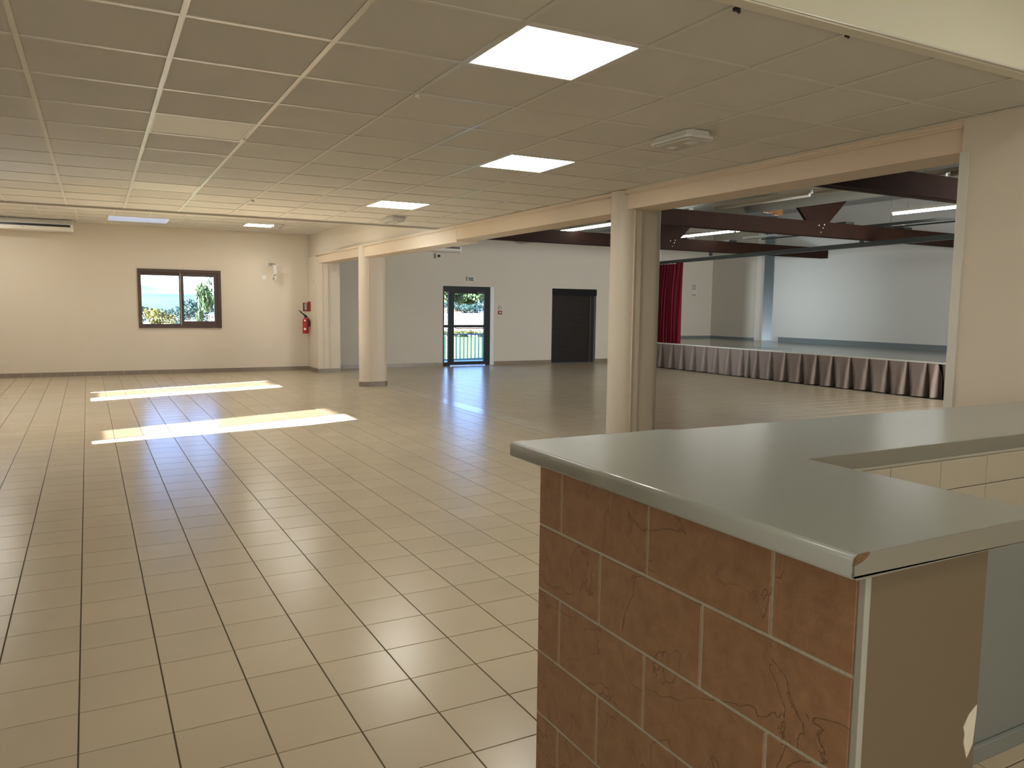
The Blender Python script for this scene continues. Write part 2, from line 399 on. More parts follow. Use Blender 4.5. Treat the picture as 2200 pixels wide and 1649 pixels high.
# far wall, common to room and hall: window, glazed door, shuttered door
X0, X1 = 0.963, 2.612
D0, D1, DZ = 7.985, 9.46, 2.045
E0, E1, EZ = 11.235, 12.70, 2.05
fw = MB()
for q in [(XL - 0.3, YF, 0, X0, YF + 0.3, 5.2), (X1, YF, 0, D0, YF + 0.3, 5.2), (D1, YF, 0, E0, YF + 0.3, 5.2), (E1, YF, 0, 17.5, YF + 0.3, 5.2),
          (X0, YF, 0, X1, YF + 0.3, 1.0), (X0, YF, 2.236, X1, YF + 0.3, 5.2), (D0, YF, DZ, D1, YF + 0.3, 5.2), (E0, YF, EZ, E1, YF + 0.3, 5.2),
          ]:
    fw.box(*q)
fwo = struct(fw.build('wall_far', HALLW))
fwo.data.materials.append(WALL)
for p in fwo.data.polygons:
    if p.center.x < 4.6: p.material_index = 1
# the room's own part of the far wall
o = MB()
for q in [(XL, YF - 0.012, 0, X0 - 0.0, YF, HC2 + 0.1), (X1, YF - 0.012, 0, XR + 0.02, YF, HC2 + 0.1), (X0, YF - 0.012, 0, X1, YF, 1.0), (X0, YF - 0.012, 2.236, X1, YF, HC2 + 0.1)]: o.box(*q)
struct(o.build('wall_far_lining', WALL))
wall('wall_back', [(XL - 0.3, YB - 0.3, 0, 5.0, YB, 3.5)], WALL)
wall('wall_right', [(XR, YB, 0, 4.95, 2.884, 3.4)], WALL)
# wall above the beams, and the short return by the far corner
wall('wall_header', [(4.64, 2.884, 2.60, 4.95, YF, 5.0), (4.60, YS - 0.6, 2.63, 4.64, YF, HC2 + 0.05)], WALL)
st = sempty('wall_return', (4.8, 18.1, 0))
MB().box(4.54, 17.662, 0, 5.06, YF, 2.62).build('masonry', WALL, st)
# white corner guard on the near pier
struct(MB().box(4.528, 2.835, 0, 4.548, 2.892, 2.47).build('trim_1', mat('white_gloss_trim', (0.62, 0.62, 0.54), 0.15, 0.6), None, 0.003))

# ------------------------------------------------------------------ beams over the openings
def beam(y0, y1, zb, label, nm='opening_beam'):
    t = thing(nm, (4.74, (y0 + y1) / 2, zb), label, 'beam', None)
    MB().box(4.575, y0, zb, 4.90, y1, 2.63).build('core', BEAM, t)
    b = MB(); b.box(4.548, y0, 2.628, 4.66, y1, 2.657); b.build('cornice', BEAM, t)
    MB().tube([(4.56, y0, 2.622), (4.56, y1, 2.622)], 0.009, 8).build('bead', BEAM, t)
    return t
beam(2.884, 6.3, 2.478, 'cream painted beam over the wide opening nearest the counter')
beam(6.3, 10.12, 2.462, 'cream painted beam spanning left of the tall round-fronted column')
beam(10.125, 14.45, 2.430, 'cream painted beam right of the smaller distant column')
beam(14.45, 17.66, 2.455, 'cream painted beam over the narrow far opening')

# ------------------------------------------------------------------ columns
def profile(r1, r2, cx2, step, grow=0.0, n=14):
    P = []
    for k in range(n + 1):
        a = PI / 2 + PI * k / n; P.append(((r1 + grow) * math.cos(a), (r1 + grow) * math.sin(a)))
    P += [(step, -r1 - grow), (step, -r2 - grow)]
    for k in range(n + 1):
        a = -PI / 2 + PI * k / n; P.append((cx2 + (r2 + grow) * math.cos(a), (r2 + grow) * math.sin(a)))
    P += [(step, r2 + grow), (step, r1 + grow)]
    return P
def column(cy, zt, label):
    cx = 4.65; t = thing('column', (cx, cy, 0), label, 'column')
    P = [(cx + a, cy + b) for a, b in profile(0.145, 0.125, 0.272, 0.089)]
    o = MB().prism(P, 0, zt, True).build('shaft', COLM, t)
    for p in o.data.polygons: p.use_smooth = abs(p.normal.z) < 0.5
    o.data.set_sharp_from_angle(angle=math.radians(28))
    for sgn in (-1, 1):
        MB().box(cx - 0.004, cy + sgn * 0.1505 - 0.0065, 0.09, cx + 0.005, cy + sgn * 0.1505 + 0.0065, zt).build('corner_bead', BEAM, t)
    Q = profile(0.145, 0.125, 0.272, 0.089, 0.009, 9); Qi = profile(0.145, 0.125, 0.272, 0.089, 0.0, 9)
    for k in range(len(Q)):
        a, b = Vector(Q[k]), Vector(Q[(k + 1) % len(Q)]); ai, bi = Vector(Qi[k]), Vector(Qi[(k + 1) % len(Qi)])
        L = (b - a).length
        if L < 0.03: continue
        m = 2 if L > 0.15 else 1
        for q in range(m):
            f0, f1 = q / m + 0.012, (q + 1) / m - 0.012
            pts = [a.lerp(b, f0), a.lerp(b, f1), bi.lerp(ai, 1 - f1), bi.lerp(ai, 1 - f0)]
            MB().prism([(cx + p.x, cy + p.y) for p in pts], 0, 0.09).build('skirting_tile', SKIRT_T, t)
    return t
column(6.30, HC - 0.002, 'large cream column, round on its left, standing behind the grey counter')
column(14.42, 2.63, 'smaller distant cream column with tiled foot beside the narrow opening')
# pilaster at the far end of the arcade (same section, one half only)
t = thing('pilaster', (4.54, 17.65, 0), 'cream pilaster ending the arcade beside the fire extinguisher corner', 'pilaster')
MB().box(4.54, 17.59, 0, 4.79, 17.66, 2.60).build('front_face', COLM, t)
MB().box(4.797, 17.62, 0, 5.06, 17.66, 2.455).build('rear_face', COLM, t)
MB().box(4.655, 17.578, 0.09, 4.665, 17.592, 2.60).build('corner_bead', BEAM, t)
for a, b_ in ((4.54, 4.66), (4.665, 4.79)): MB().box(a, 17.578, 0, b_, 17.59, 0.09).build('skirting_tile', SKIRT_T, t)
MB().box(4.797, 17.608, 0, 5.06, 17.62, 0.09).build('skirting_tile', SKIRT_T, t)

# ------------------------------------------------------------------ skirting boards, tile by tile
def skirting(name, p0, p1, nrm, step=0.303, h=0.09, m=SKIRT_T, gaps=()):
    e = sempty(name, (p0[0], p0[1], 0)); a = Vector(p0); b = Vector(p1); L = (b - a).length; d = (b - a) / L; nv = Vector(nrm)
    s = 0
    while s < L - 0.01:
        f = min(s + step, L); q0 = a + d * (s + 0.0015); q1 = a + d * (f - 0.0015); s = f
        mid = (q0 + q1) / 2
        if any(g0 < mid.x < g1 for g0, g1 in gaps): continue
        pts = [q0, q1, q1 + nv * 0.011, q0 + nv * 0.011]
        MB().prism([(p.x, p.y) for p in pts], 0, h).build('tile', m, e)
skirting('baseboard_far', (XL, YF - 0.012), (4.54, YF - 0.012), (0, -1))
skirting('baseboard_hall', (5.06, YF), (D0 - 0.002, YF), (0, -1))
skirting('baseboard_hall_middle', (D1 + 0.002, YF), (E0 - 0.002, YF), (0, -1))
skirting('baseboard_hall_end', (E1 + 0.002, YF), (13.18, YF), (0, -1))
skirting('baseboard_right', (XR, 17.59), (XR, YF - 0.02), (-1, 0))
skirting('baseboard_left', (XL, 0), (XL, YF - 0.02), (1, 0))

# ------------------------------------------------------------------ suspended ceilings
ROT = -0.00856
def cpt(a, b):
    return (a * math.cos(ROT) - b * math.sin(ROT), a * math.sin(ROT) + b * math.cos(ROT))
COX, COY = -0.26, 3.433
LIT = [(5, -1), (5, 3), (5, 8)]
LIT = [(5, -1), (5, 3), (5, 8)]
def ceiling(name, z, r0, r1, holes, thick=0.02):
    e = sempty(name, (0, 0, z))
    tee = MB()
    for j in range(r0, r1):
        for i in range(-4, 8):
            if (i, j) in holes: continue
            a0, a1 = COX + 0.6 * i + 0.011, COX + 0.6 * (i + 1) - 0.011; b0, b1 = COY + 0.6 * j + 0.011, COY + 0.6 * (j + 1) - 0.011
            if i == -4: a0 = XL + 0.02
            if i == 7: a1 = min(a1, XR)
            k = ('c', i == -4, i == 7, z)
            if k not in shared:
                o = MB().box(0, 0, 0.005, a1 - a0, b1 - b0, 0.02).build('panel', CTILE); shared[k] = o.data; bpy.data.objects.remove(o)
            p = cpt(a0, b0)
            q = put(shared[k], 'panel', e, (p[0], p[1], z)); q.rotation_euler = (0, 0, ROT)
    # tee grid: main runners along the room, cross tees between
    def bar(a0, b0, a1, b1, dz=0.0):
        P = [cpt(a0, b0), cpt(a1, b0), cpt(a1, b1), cpt(a0, b1)]
        tee.hexa([(p[0], p[1], z + dz) for p in P] + [(p[0], p[1], z + 0.004 + dz) for p in P])
    for i in range(-3, 8): bar(COX + 0.6 * i - 0.012, COY + 0.6 * r0, COX + 0.6 * i + 0.012, COY + 0.6 * r1)
    for j in range(r0, r1 + 1): bar(XL, COY + 0.6 * j - 0.012, XR - 0.005, COY + 0.6 * j + 0.012, 0.0006)
    tee.build('grid', TEE, e)
    MB().box(XL, min(cpt(0, COY + 0.6 * r0)[1], cpt(0, COY + 0.6 * r0)[1]), z + 0.022, 4.66, COY + 0.6 * r1 + 0.02, z + 0.04).build('void', TEED, e)
    return e
# lamp cells (column, row) of the lower ceiling
# cell i covers x -0.26+0.6i .. ; lamps at x 2.8-3.4 -> i=5 ; y 2.83 -> j=-1, 5.26 -> j=3, 8.3 -> j=8
low_holes = {(3, -1): 1, (5, 3): 1, (5, 8): 1, (1, 3): 0, (1, 8): 0, (-3, -1): 1, (-3, 3): 1, (-3, 8): 0}
ceil_low = ceiling('ceiling', HC, -2, 12, low_holes)
high_holes = {(1, 13): 1, (-3, 13): 1, (5, 22): 1, (5, 17): 1, (-3, 22): 1, (-3, 17): 1}
hz = ceiling('ceiling.001', HC2, 12, 26, dict(high_holes))
# perimeter angle along the right wall of the lower ceiling, step face and kitchen side
struct(MB().box(XR - 0.022, YK, HC - 0.004, XR + 0.02, 6.1, HC + 0.002).build('trim_2', TEE))
struct(MB().box(XL, YS - 0.02, HC - 0.002, 4.64, YS + 0.03, HC2 + 0.02).build('wall_step', WALL))
rb = struct(MB().box(XL, YK - 0.05, HC + 0.004, XR, YK - 0.005, 3.2).build('wall_bulkhead', RISER))
struct(MB().box(XL, YK - 0.062, HC - 0.006, XR, YK - 0.004, HC + 0.008).build('trim_3', mat('bead_trim', (0.70, 0.66, 0.54), 0.4)))
struct(MB().box(XL - 0.4, YB - 0.4, 3.5, 4.7, YF + 0.35, 3.62).build('ceiling.004', TEED))
struct(MB().box(XL, YB, 3.18, XR + 0.3, YK - 0.02, 3.3).build('ceiling.002', RISER))

def led(i, j, z, lit, label, sx=1, group=None):
    a0, b0 = COX + 0.6 * i, COY + 0.6 * j; c = cpt(a0 + 0.3 * sx, b0 + 0.3)
    t = thing('ceiling_light', (c[0], c[1], z), label, 'ceiling light', group)
    fr = MB(); w2, h2 = 0.3 * sx - 0.011, 0.289
    fr.box(-w2, -h2, 0.0, w2, -h2 + 0.014, 0.014); fr.box(-w2, h2 - 0.014, 0.0, w2, h2, 0.014); fr.box(-w2, -h2 + 0.014, 0, -w2 + 0.014, h2 - 0.014, 0.014); fr.box(w2 - 0.014, -h2 + 0.014, 0, w2, h2 - 0.014, 0.014)
    f = fr.build('frame', WHITE); f.parent = t
    d = MB().box(-w2 + 0.014, -h2 + 0.014, 0.004, w2 - 0.014, h2 - 0.014, 0.009).build('diffuser', LEDM if lit == 1 else (BLUEP if lit == 2 else LEDOFF)); d.parent = t
    t.rotation_euler = (0, 0, ROT)
    return t
led(3, -1, HC, 1, 'largest and nearest lit square light panel in the ceiling')
led(5, 3, HC, 1, 'second lit square light panel, left of the near emergency light')
led(5, 8, HC, 1, 'third lit square light panel, just before the far emergency light')
led(1, 3, HC, 0, 'unlit pale square light panel, the nearer one on the left')
led(1, 8, HC, 0, 'unlit pale square light panel, the farther one on the left')
led(-3, -1, HC, 0, 'unlit square light panel on the left, level with the counter', group=None)
led(-3, 3, HC, 0, 'unlit square light panel on the left, before the near side window')
led(-3, 8, HC, 0, 'unlit square light panel on the left, beside the near side window')
led(5, 22, HC2, 1, 'small distant lit light panel in the raised far ceiling')
led(5, 17, HC2, 1, 'lit light panel hidden behind the edge of the lower ceiling')
led(-3, 22, HC2, 1, 'lit light panel above the air conditioner on the far left')
led(-3, 17, HC2, 1, 'lit light panel in the raised ceiling, left, before the air conditioner')
led(1, 13, HC2, 1, 'unseen lit panel added in the raised ceiling, directly beyond the step, centre')  # added lamp hidden by the step, brightens the raised ceiling
led(-3, 13, HC2, 1, 'unseen lit panel added in the raised ceiling, directly beyond the step, left side')  # second added lamp behind the step, same purpose
t = thing('ceiling_light', (0.93, 17.0, HC2), 'pale blue wide light panel with added glow above the far window', 'ceiling light')
o = MB().box(-0.54, -0.46, -0.012, 0.54, 0.46, 0.006).build('frame', WHITE); o.parent = t
o = MB().box(-0.52, -0.44, -0.016, 0.52, 0.44, -0.012).build('diffuser', BLUEP); o.parent = t
# kitchen lamps behind the bulkhead
for x, y, lb in ((3.75, 0.9, 'lit square light on the kitchen ceiling beside the serving wall'), (0.6, -0.6, 'lit square light on the kitchen ceiling behind the viewpoint')):
    t = thing('ceiling_light', (x, y, 3.17), lb, 'ceiling light')
    f = MB().box(-0.3, -0.3, -0.03, 0.3, 0.3, 0.008).build('housing', WHITE); f.parent = t
    d = MB().box(-0.28, -0.28, -0.036, 0.28, 0.28, -0.03).build('diffuser', mat('led_diffuser_dim', (0.9, 0.9, 0.88), 0.4, emit=(1.0, 0.96, 0.88), estr=11.5)); d.parent = t

# ------------------------------------------------------------------ emergency lights
def emergency(x, y, z, label, rot=0.0):
    t = thing('emergency_light', (x, y, z), label, 'emergency light')
    hs = MB(); hs.prism([(-0.10, -0.16), (-0.06, -0.19), (0.06, -0.19), (0.10, -0.16), (0.10, 0.16), (0.06, 0.19), (-0.06, 0.19), (-0.10, 0.16)], -0.032, 0.002)
    o = hs.build('base', WHITE, None, 0.004); o.parent = t
    l = MB(); P = [(-0.115, -0.17), (-0.085, -0.20), (0.085, -0.20), (0.115, -0.17), (0.115, 0.17), (0.085, 0.20), (-0.085, 0.20), (-0.115, 0.17)]
    l.prism(P, -0.046, -0.032); o = l.build('rim', WHITE2, None, 0.003); o.parent = t
    P2 = [(a * 0.85, b * 0.88) for a, b in P]; o = MB().prism(P2, -0.060, -0.046).build('lens', mat('frosted_lens', (0.55, 0.53, 0.46), 0.25, 0.6), None, 0.006); o.parent = t
    for s in (-1, 1):
        o = MB().box(-0.03, s * 0.09 - 0.035, -0.063, 0.03, s * 0.09 + 0.035, -0.0595).build('lamp_cover', WHITE2); o.parent = t
    t.rotation_euler = (0, 0, rot)
emergency(3.44, 4.08, HC, 'white emergency light on the ceiling, the near large one')
emergency(3.50, 9.72, HC, 'white emergency light just behind the third lit panel')
emergency(3.46, 16.5, HC2, 'tiny white emergency light on the raised far ceiling')

# small hooks and clips in the grid
def hook(x, y, z, label, m, s=1.0):
    t = thing('ceiling_hook', (x, y, z), label, 'hook')
    o = MB().box(-0.012 * s, -0.008 * s, -0.012 * s, 0.012 * s, 0.008 * s, 0.002).build('plate', m); o.parent = t
    o = MB().tube([(0.0, 0, -0.010 * s), (0.012 * s, 0, -0.018 * s), (0.020 * s, 0, -0.010 * s)], 0.003 * s, 6).build('bent_wire', m); o.parent = t
hook(0.985, 5.70, HC, 'small white hook at the corner of the nearer unlit panel', WHITE2)
hook(1.586, 4.04, HC, 'small white hook in the ceiling grid left of the nearest lit panel', WHITE2)
hook(1.62, 8.97, HC, 'small dark hook in the ceiling grid among the distant panels', STEEL)
hook(2.17, 2.285, HC, 'dark metal clip at the top edge of the ceiling', BLACK, 1.0)
hook(2.765, 2.275, HC, 'dark metal clip at the edge under the bright bulkhead', BLACK, 0.7)

# ------------------------------------------------------------------ far window of the room
wn = sempty('window_1', (1.8, YF, 1.0)); z0, z1 = 1.0, 2.236
f = MB(); y0, y1 = YF - 0.045, YF + 0.10
f.box(X0 - 0.01, y0, z0 - 0.01, X1 + 0.01, y1, z0 + 0.05); f.box(X0 - 0.01, y0, z1 - 0.05, X1 + 0.01, y1, z1 + 0.015)
f.box(X0 - 0.01, y0, z0 + 0.05, X0 + 0.05, y1, z1 - 0.05); f.box(X1 - 0.06, y0, z0 + 0.05, X1 + 0.01, y1, z1 - 0.05)
f.build('window_frame', BRFR, wn)
def sash(x0, x1, y, ta, tb, tl, tr, parent, za=z0 + 0.05, zb=z1 - 0.05):
    b = MB(); b.box(x0, y, za, x1, y + 0.04, za + ta); b.box(x0, y, zb - tb, x1, y + 0.04, zb)
    b.box(x0, y, za + ta, x0 + tl, y + 0.04, zb - tb); b.box(x1 - tr, y, za + ta, x1, y + 0.04, zb - tb)
    s = b.build('sash', BRFR, parent)
    MB().box(x0 + tl, y + 0.018, za + ta, x1 - tr, y + 0.024, zb - tb).build('pane', GLASS, s)
    return s
sash(X0 + 0.05, 1.80, YF + 0.03, 0.03, 0.07, 0.01, 0.03, wn)
sash(1.80, X1 - 0.06, YF - 0.02, 0.09, 0.08, 0.055, 0.075, wn)
MB().box(1.786, YF - 0.022, z0 + 0.05, 1.799, YF - 0.012, z1 - 0.05).build('brush_seal', STEEL, wn)
h = MB(); h.box(1.815, YF - 0.035, 1.50, 1.84, YF - 0.02, 1.62); h.tube([(1.828, YF - 0.04, 1.55), (1.86, YF - 0.06, 1.50), (1.90, YF - 0.06, 1.46)], 0.009, 8)
h.build('window_handle', BLACK, wn)
# side windows of the left wall: one sash drawn part way, the rest standing open
for n, (a, b_, s0, s1) in enumerate(((12.70, 14.15, 13.20, 14.02), (8.13, 9.54, 8.76, 9.54))):
    wn = sempty('window_%d' % (n + 2), (XL, (a + b_) / 2, 1.0)); x0, x1 = XL - 0.20, XL - 0.13
    f = MB(); f.box(x0, a, 1.0, x1, b_, 1.02); f.box(x0, a, 2.22, x1, b_, 2.24); f.box(x0, a, 1.02, x1, a + 0.015, 2.22); f.box(x0, b_ - 0.015, 1.02, x1, b_, 2.22)
    f.build('window_frame', BRFR, wn)
    f = MB(); f.box(x0, s0, 1.02, x0 + 0.03, s1, 1.10); f.box(x0, s0, 2.19, x0 + 0.03, s1, 2.22); f.box(x0, s0, 1.10, x0 + 0.03, s0 + 0.035, 2.19); f.box(x0, s1 - 0.03, 1.10, x0 + 0.03, s1, 2.19)
    s = f.build('sash', BRFR, wn)
    MB().box(x0 + 0.012, s0 + 0.035, 1.10, x0 + 0.018, s1 - 0.03, 2.19).build('pane', GLASSD, s)

# ------------------------------------------------------------------ glazed door of the hall
dr = sempty('door_1', (8.7, YF, 0)); ya, yb = YF + 0.0, YF + 0.07
DL, DR = 7.985, 9.335
f = MB(); f.box(DL, ya, 1.90, DR, yb, DZ); f.box(DL, ya, 0, DL + 0.035, yb, 1.90); f.box(DR - 0.11, ya, 0, DR, yb, 1.90); f.box(8.14, ya, 0, 8.19, yb, 1.90)
f.box(DL + 0.035, ya, 0.0, 8.14, yb, 0.09); f.box(DL + 0.035, ya, 0.985, 8.14, yb, 1.055); f.build('door_frame', DKFR, dr)
MB().box(DL + 0.035, ya + 0.03, 0.09, 8.14, ya + 0.036, 0.985).build('side_pane', GLASS, dr)
MB().box(DL + 0.035, ya + 0.03, 1.055, 8.14, ya + 0.036, 1.90).build('side_pane', GLASS, dr)
f = MB(); f.box(8.19, ya - 0.01, 0.02, 8.29, yb - 0.01, 1.90); f.box(9.16, ya - 0.01, 0.02, DR - 0.11, yb - 0.01, 1.90)
f.box(8.29, ya - 0.01, 0.02, 9.16, yb - 0.01, 0.105); f.box(8.29, ya - 0.01, 1.86, 9.16, yb - 0.01, 1.90); f.box(8.29, ya - 0.01, 0.985, 9.16, yb - 0.01, 1.055)
lf = f.build('door_leaf', DKFR, dr)
MB().box(8.29, ya + 0.03, 0.105, 9.16, ya + 0.036, 0.985).build('pane', GLASS, lf)
MB().box(8.29, ya + 0.03, 1.055, 9.16, ya + 0.036, 1.86).build('pane', GLASS, lf)
b = MB(); b.tube([(8.32, ya - 0.01, 0.99), (8.33, ya - 0.07, 0.965), (9.14, ya - 0.07, 0.965), (9.15, ya - 0.01, 0.99)], 0.014, 8); b.build('push_bar', mat('red_brown_bar', (0.16, 0.07, 0.05), 0.4), lf)
b = MB(); b.box(8.90, ya - 0.06, 1.855, 9.12, ya - 0.01, 1.91); b.tube([(8.98, ya - 0.04, 1.85), (8.80, ya - 0.08, 1.87)], 0.01, 6); b.build('door_closer', BLACK, lf)
struct(MB().box(DR, YF + 0.01, 0, D1, YF + 0.29, DZ).build('trim_4', mat('reveal_white', (0.72, 0.74, 0.76), 0.6)))
# shuttered second door
dr = sempty('door_2', (12, YF, 0))
MB().box(11.24, YF + 0.09, 0, 12.69, YF + 0.12, 1.90).build('backing', BLACK, dr)  # added panel that stops daylight leaking between the slats
for k in range(33):
    z = 0.01 + k * 0.0565
    b = MB(); b.prism([(11.25, YF + 0.055), (12.50, YF + 0.055), (12.50, YF + 0.085), (11.25, YF + 0.085)], z, z + 0.0045)
    b.prism([(11.25, YF + 0.040), (12.50, YF + 0.040), (12.50, YF + 0.085), (11.25, YF + 0.085)], z + 0.0045, z + 0.054); b.build('slat', SHUT, dr)
b = MB(); b.box(11.235, YF - 0.02, 1.865, 12.70, YF + 0.20, EZ); b.build('shutter_box', mat('near_black_box', (0.006, 0.006, 0.006), 0.5, 0.2), dr, 0.004)
b = MB(); b.box(11.235, YF + 0.02, 0, 11.262, YF + 0.11, 1.865); b.box(12.49, YF + 0.02, 0, 12.53, YF + 0.11, 1.865); b.build('guide_rail', mat('bronze_rail', (0.05, 0.035, 0.025), 0.4), dr)
struct(MB().box(12.53, YF + 0.11, 0, 12.70, YF + 0.29, 1.865).build('trim_5', MATS['reveal_white']))

# ------------------------------------------------------------------ air conditioners
def aircon(x0, x1, y0, y1, z0, z1, label, slot=True):
    t = thing('air_conditioner', ((x0 + x1) / 2, (y0 + y1) / 2, z0), label, 'air conditioner')
    P = [(y1, z1), (y1, z0 + 0.02), (y0 + 0.10, z0), (y0 + 0.02, z0 + 0.015), (y0, z0 + 0.05), (y0, z1 - 0.09), (y0 + 0.09, z1)]
    def side(xa, xb, Q, name, m):
        b = MB(); n = len(Q); b.v = [(xa, q[0], q[1]) for q in Q] + [(xb, q[0], q[1]) for q in Q]
        for i in range(n):
            j = (i + 1) % n; b.f.append((i, j, n + j, n + i))
        b.f += [tuple(range(n)), tuple(range(n, 2 * n))]; b.smooth = [False] * len(b.f)
        return b.build(name, m, t)
    side(x0 + 0.04, x1 - 0.04, P, 'body', WHITE)
    Pg = [(a - 0.006 if a < y1 else a, z + (0.0 if z > z0 + 0.1 else -0.004)) for a, z in P]
    side(x0, x0 + 0.04, Pg, 'end_cap', WHITE2); side(x1 - 0.04, x1, Pg, 'end_cap', WHITE2)
    MB().box(x0 + 0.05, y0 - 0.004, z0 + 0.085, x1 - 0.05, y0 + 0.01, z0 + 0.130).build('air_slot', BLACK, t)
    MB().box(x0 + 0.05, y0 - 0.008, z0 + 0.130, x1 - 0.05, y0 + 0.01, z0 + 0.140).build('louvre', WHITE2, t)
    MB().box((x0 + x1) / 2 - 0.05, y0 - 0.003, z0 + 0.055, (x0 + x1) / 2 + 0.01, y0 + 0.002, z0 + 0.068).build('badge', STEEL, t)
aircon(-1.85, -0.19, 17.95, 18.48, 2.905, 3.135, 'long white ceiling air conditioner above the far left wall')
aircon(6.75, 8.28, 18.02, 18.50, 2.87, 3.10, 'white air conditioner on the hall wall, partly hidden by the beam')
t = thing('motion_sensor', (7.82, 18.45, 2.78), 'small white sensor on the hall wall under the air conditioner', 'sensor')
MB().box(7.75, 18.38, 2.73, 7.88, 18.50, 2.845).build('case', WHITE, t, 0.008); MB().box(7.775, 18.372, 2.75, 7.855, 18.38, 2.82).build('lens', INK, t)

# ------------------------------------------------------------------ speaker, sockets, extinguisher, signs
t = thing('wall_speaker', (3.79, 18.35, 2.28), 'small white speaker bracketed high on the far wall', 'speaker')
Q = [(3.70, 18.13), (3.755, 18.06), (3.90, 18.20), (3.83, 18.30)]
b = MB(); b.hexa([(3.725, 18.17, 2.20), (3.765, 18.12, 2.20), (3.86, 18.22, 2.215), (3.81, 18.29, 2.215), (3.69, 18.14, 2.41), (3.75, 18.06, 2.41), (3.90, 18.20, 2.40), (3.83, 18.30, 2.40)])
b.build('cabinet', WHITE, t, 0.008)
b = MB(); b.hexa([(3.728, 18.158, 2.215), (3.760, 18.118, 2.215), (3.757, 18.115, 2.212), (3.725, 18.155, 2.212), (3.70, 18.12, 2.395), (3.742, 18.06, 2.395), (3.739, 18.057, 2.393), (3.697, 18.117, 2.393)]); b.build('grille', WHITE2, t)
b = MB(); b.box(3.67, 18.46, 2.40, 3.75, 18.49, 2.47); b.tube([(3.71, 18.47, 2.44), (3.74, 18.36, 2.44), (3.77, 18.2, 2.42)], 0.012, 8); b.build('bracket', STEEL, t)
MB().tube([(3.77, 18.24, 2.205), (3.74, 18.36, 2.15), (3.755, 18.46, 2.09), (3.79, 18.47, 2.12)], 0.006, 6).build('cable', BLACK, t)
for x, lb in ((3.56, 'square white wall socket left of the speaker'), (3.79, 'square white wall socket with a cable under the speaker')):
    t = thing('wall_socket', (x, YF - 0.015, 2.135), lb, 'socket')
    MB().box(x - 0.045, YF - 0.026, 2.09, x + 0.045, YF - 0.012, 2.18).build('plate', WHITE2, t, 0.003); MB().box(x - 0.022, YF - 0.030, 2.113, x + 0.022, YF - 0.026, 2.157).build('insert', WHITE, t)
EX, EY = 4.435, 18.27
t = thing('fire_extinguisher', (EX, EY, 0.86), 'red fire extinguisher hung on the wall by the corner', 'fire extinguisher')
MB().lathe([(0.0, 0.86), (0.062, 0.862), (0.070, 0.875), (0.070, 1.05), (0.066, 1.065), (0.070, 1.08), (0.070, 1.17), (0.060, 1.20), (0.035, 1.22), (0.022, 1.225), (0.022, 1.25)], 24, EX, EY).build('cylinder', RED, t)
MB().lathe([(0.024, 1.235), (0.03, 1.24), (0.03, 1.26), (0.018, 1.27), (0, 1.27)], 16, EX, EY).build('valve', BLACK, t)
b = MB(); b.hexa([(EX - 0.02, EY - 0.012, 1.26), (EX + 0.03, EY - 0.012, 1.25), (EX + 0.03, EY + 0.012, 1.25), (EX - 0.02, EY + 0.012, 1.26), (EX - 0.15, EY - 0.012, 1.395), (EX - 0.135, EY - 0.012, 1.405), (EX - 0.135, EY + 0.012, 1.405), (EX - 0.15, EY + 0.012, 1.395)])
b.build('lever', BLACK, t)
MB().tube([(EX - 0.11, EY, 1.345), (EX - 0.05, EY, 1.32), (EX + 0.02, EY - 0.02, 1.27), (EX + 0.055, EY - 0.035, 1.21), (EX + 0.07, EY - 0.04, 1.16)], 0.010, 8).build('hose', BLACK, t)
MB().tube([(EX + 0.07, EY - 0.04, 1.17), (EX + 0.075, EY - 0.04, 1.03)], [0.018, 0.028], 12).build('nozzle', BLACK, t)
b = MB(); b.box(EX + 0.05, EY - 0.03, 1.09, XR, EY + 0.03, 1.13); b.build('wall_bracket', BLACK, t)
for z, r_ in ((1.165, 0.02), (0.97, 0.026)):
    a = 4.25; b = MB()
    c = Vector((EX + 0.071 * math.cos(a), EY + 0.071 * math.sin(a), z)); b.tube([c, c + Vector((math.cos(a), math.sin(a), 0)) * 0.002], r_, 12); b.build('label_dot', WHITE2, t)
t = thing('extinguisher_sign', (4.49, YF - 0.02, 1.5), 'red and white extinguisher sign in the corner above the extinguisher', 'sign')
MB().box(4.43, YF - 0.020, 1.375, 4.538, YF - 0.013, 1.575).build('front_panel', REDS, t)
MB().box(4.455, YF - 0.022, 1.405, 4.515, YF - 0.020, 1.565).build('white_field', PAPER, t)
b = MB()
for k in range(4): b.box(4.452, YF - 0.024, 1.41 + 0.045 * k, 4.478, YF - 0.022, 1.43 + 0.045 * k)
for k in range(3): b.box(4.478, YF - 0.024, 1.43 + 0.05 * k, 4.508, YF - 0.022, 1.438 + 0.05 * k)
b.build('print', INK, t)
MB().box(XR - 0.008, 18.20, 1.375, XR - 0.001, 18.46, 1.60).build('side_panel', REDS, t)
t = thing('wall_notice', (XR - 0.005, 17.9, 2.05), 'tiny red and black notice high on the wall beside the pilaster', 'sign')
MB().box(XR - 0.006, 17.84, 1.99, XR - 0.001, 17.96, 2.12).build('sheet', PAPER, t); MB().box(XR - 0.009, 17.885, 2.01, XR - 0.006, 17.90, 2.10).build('print', REDS, t)
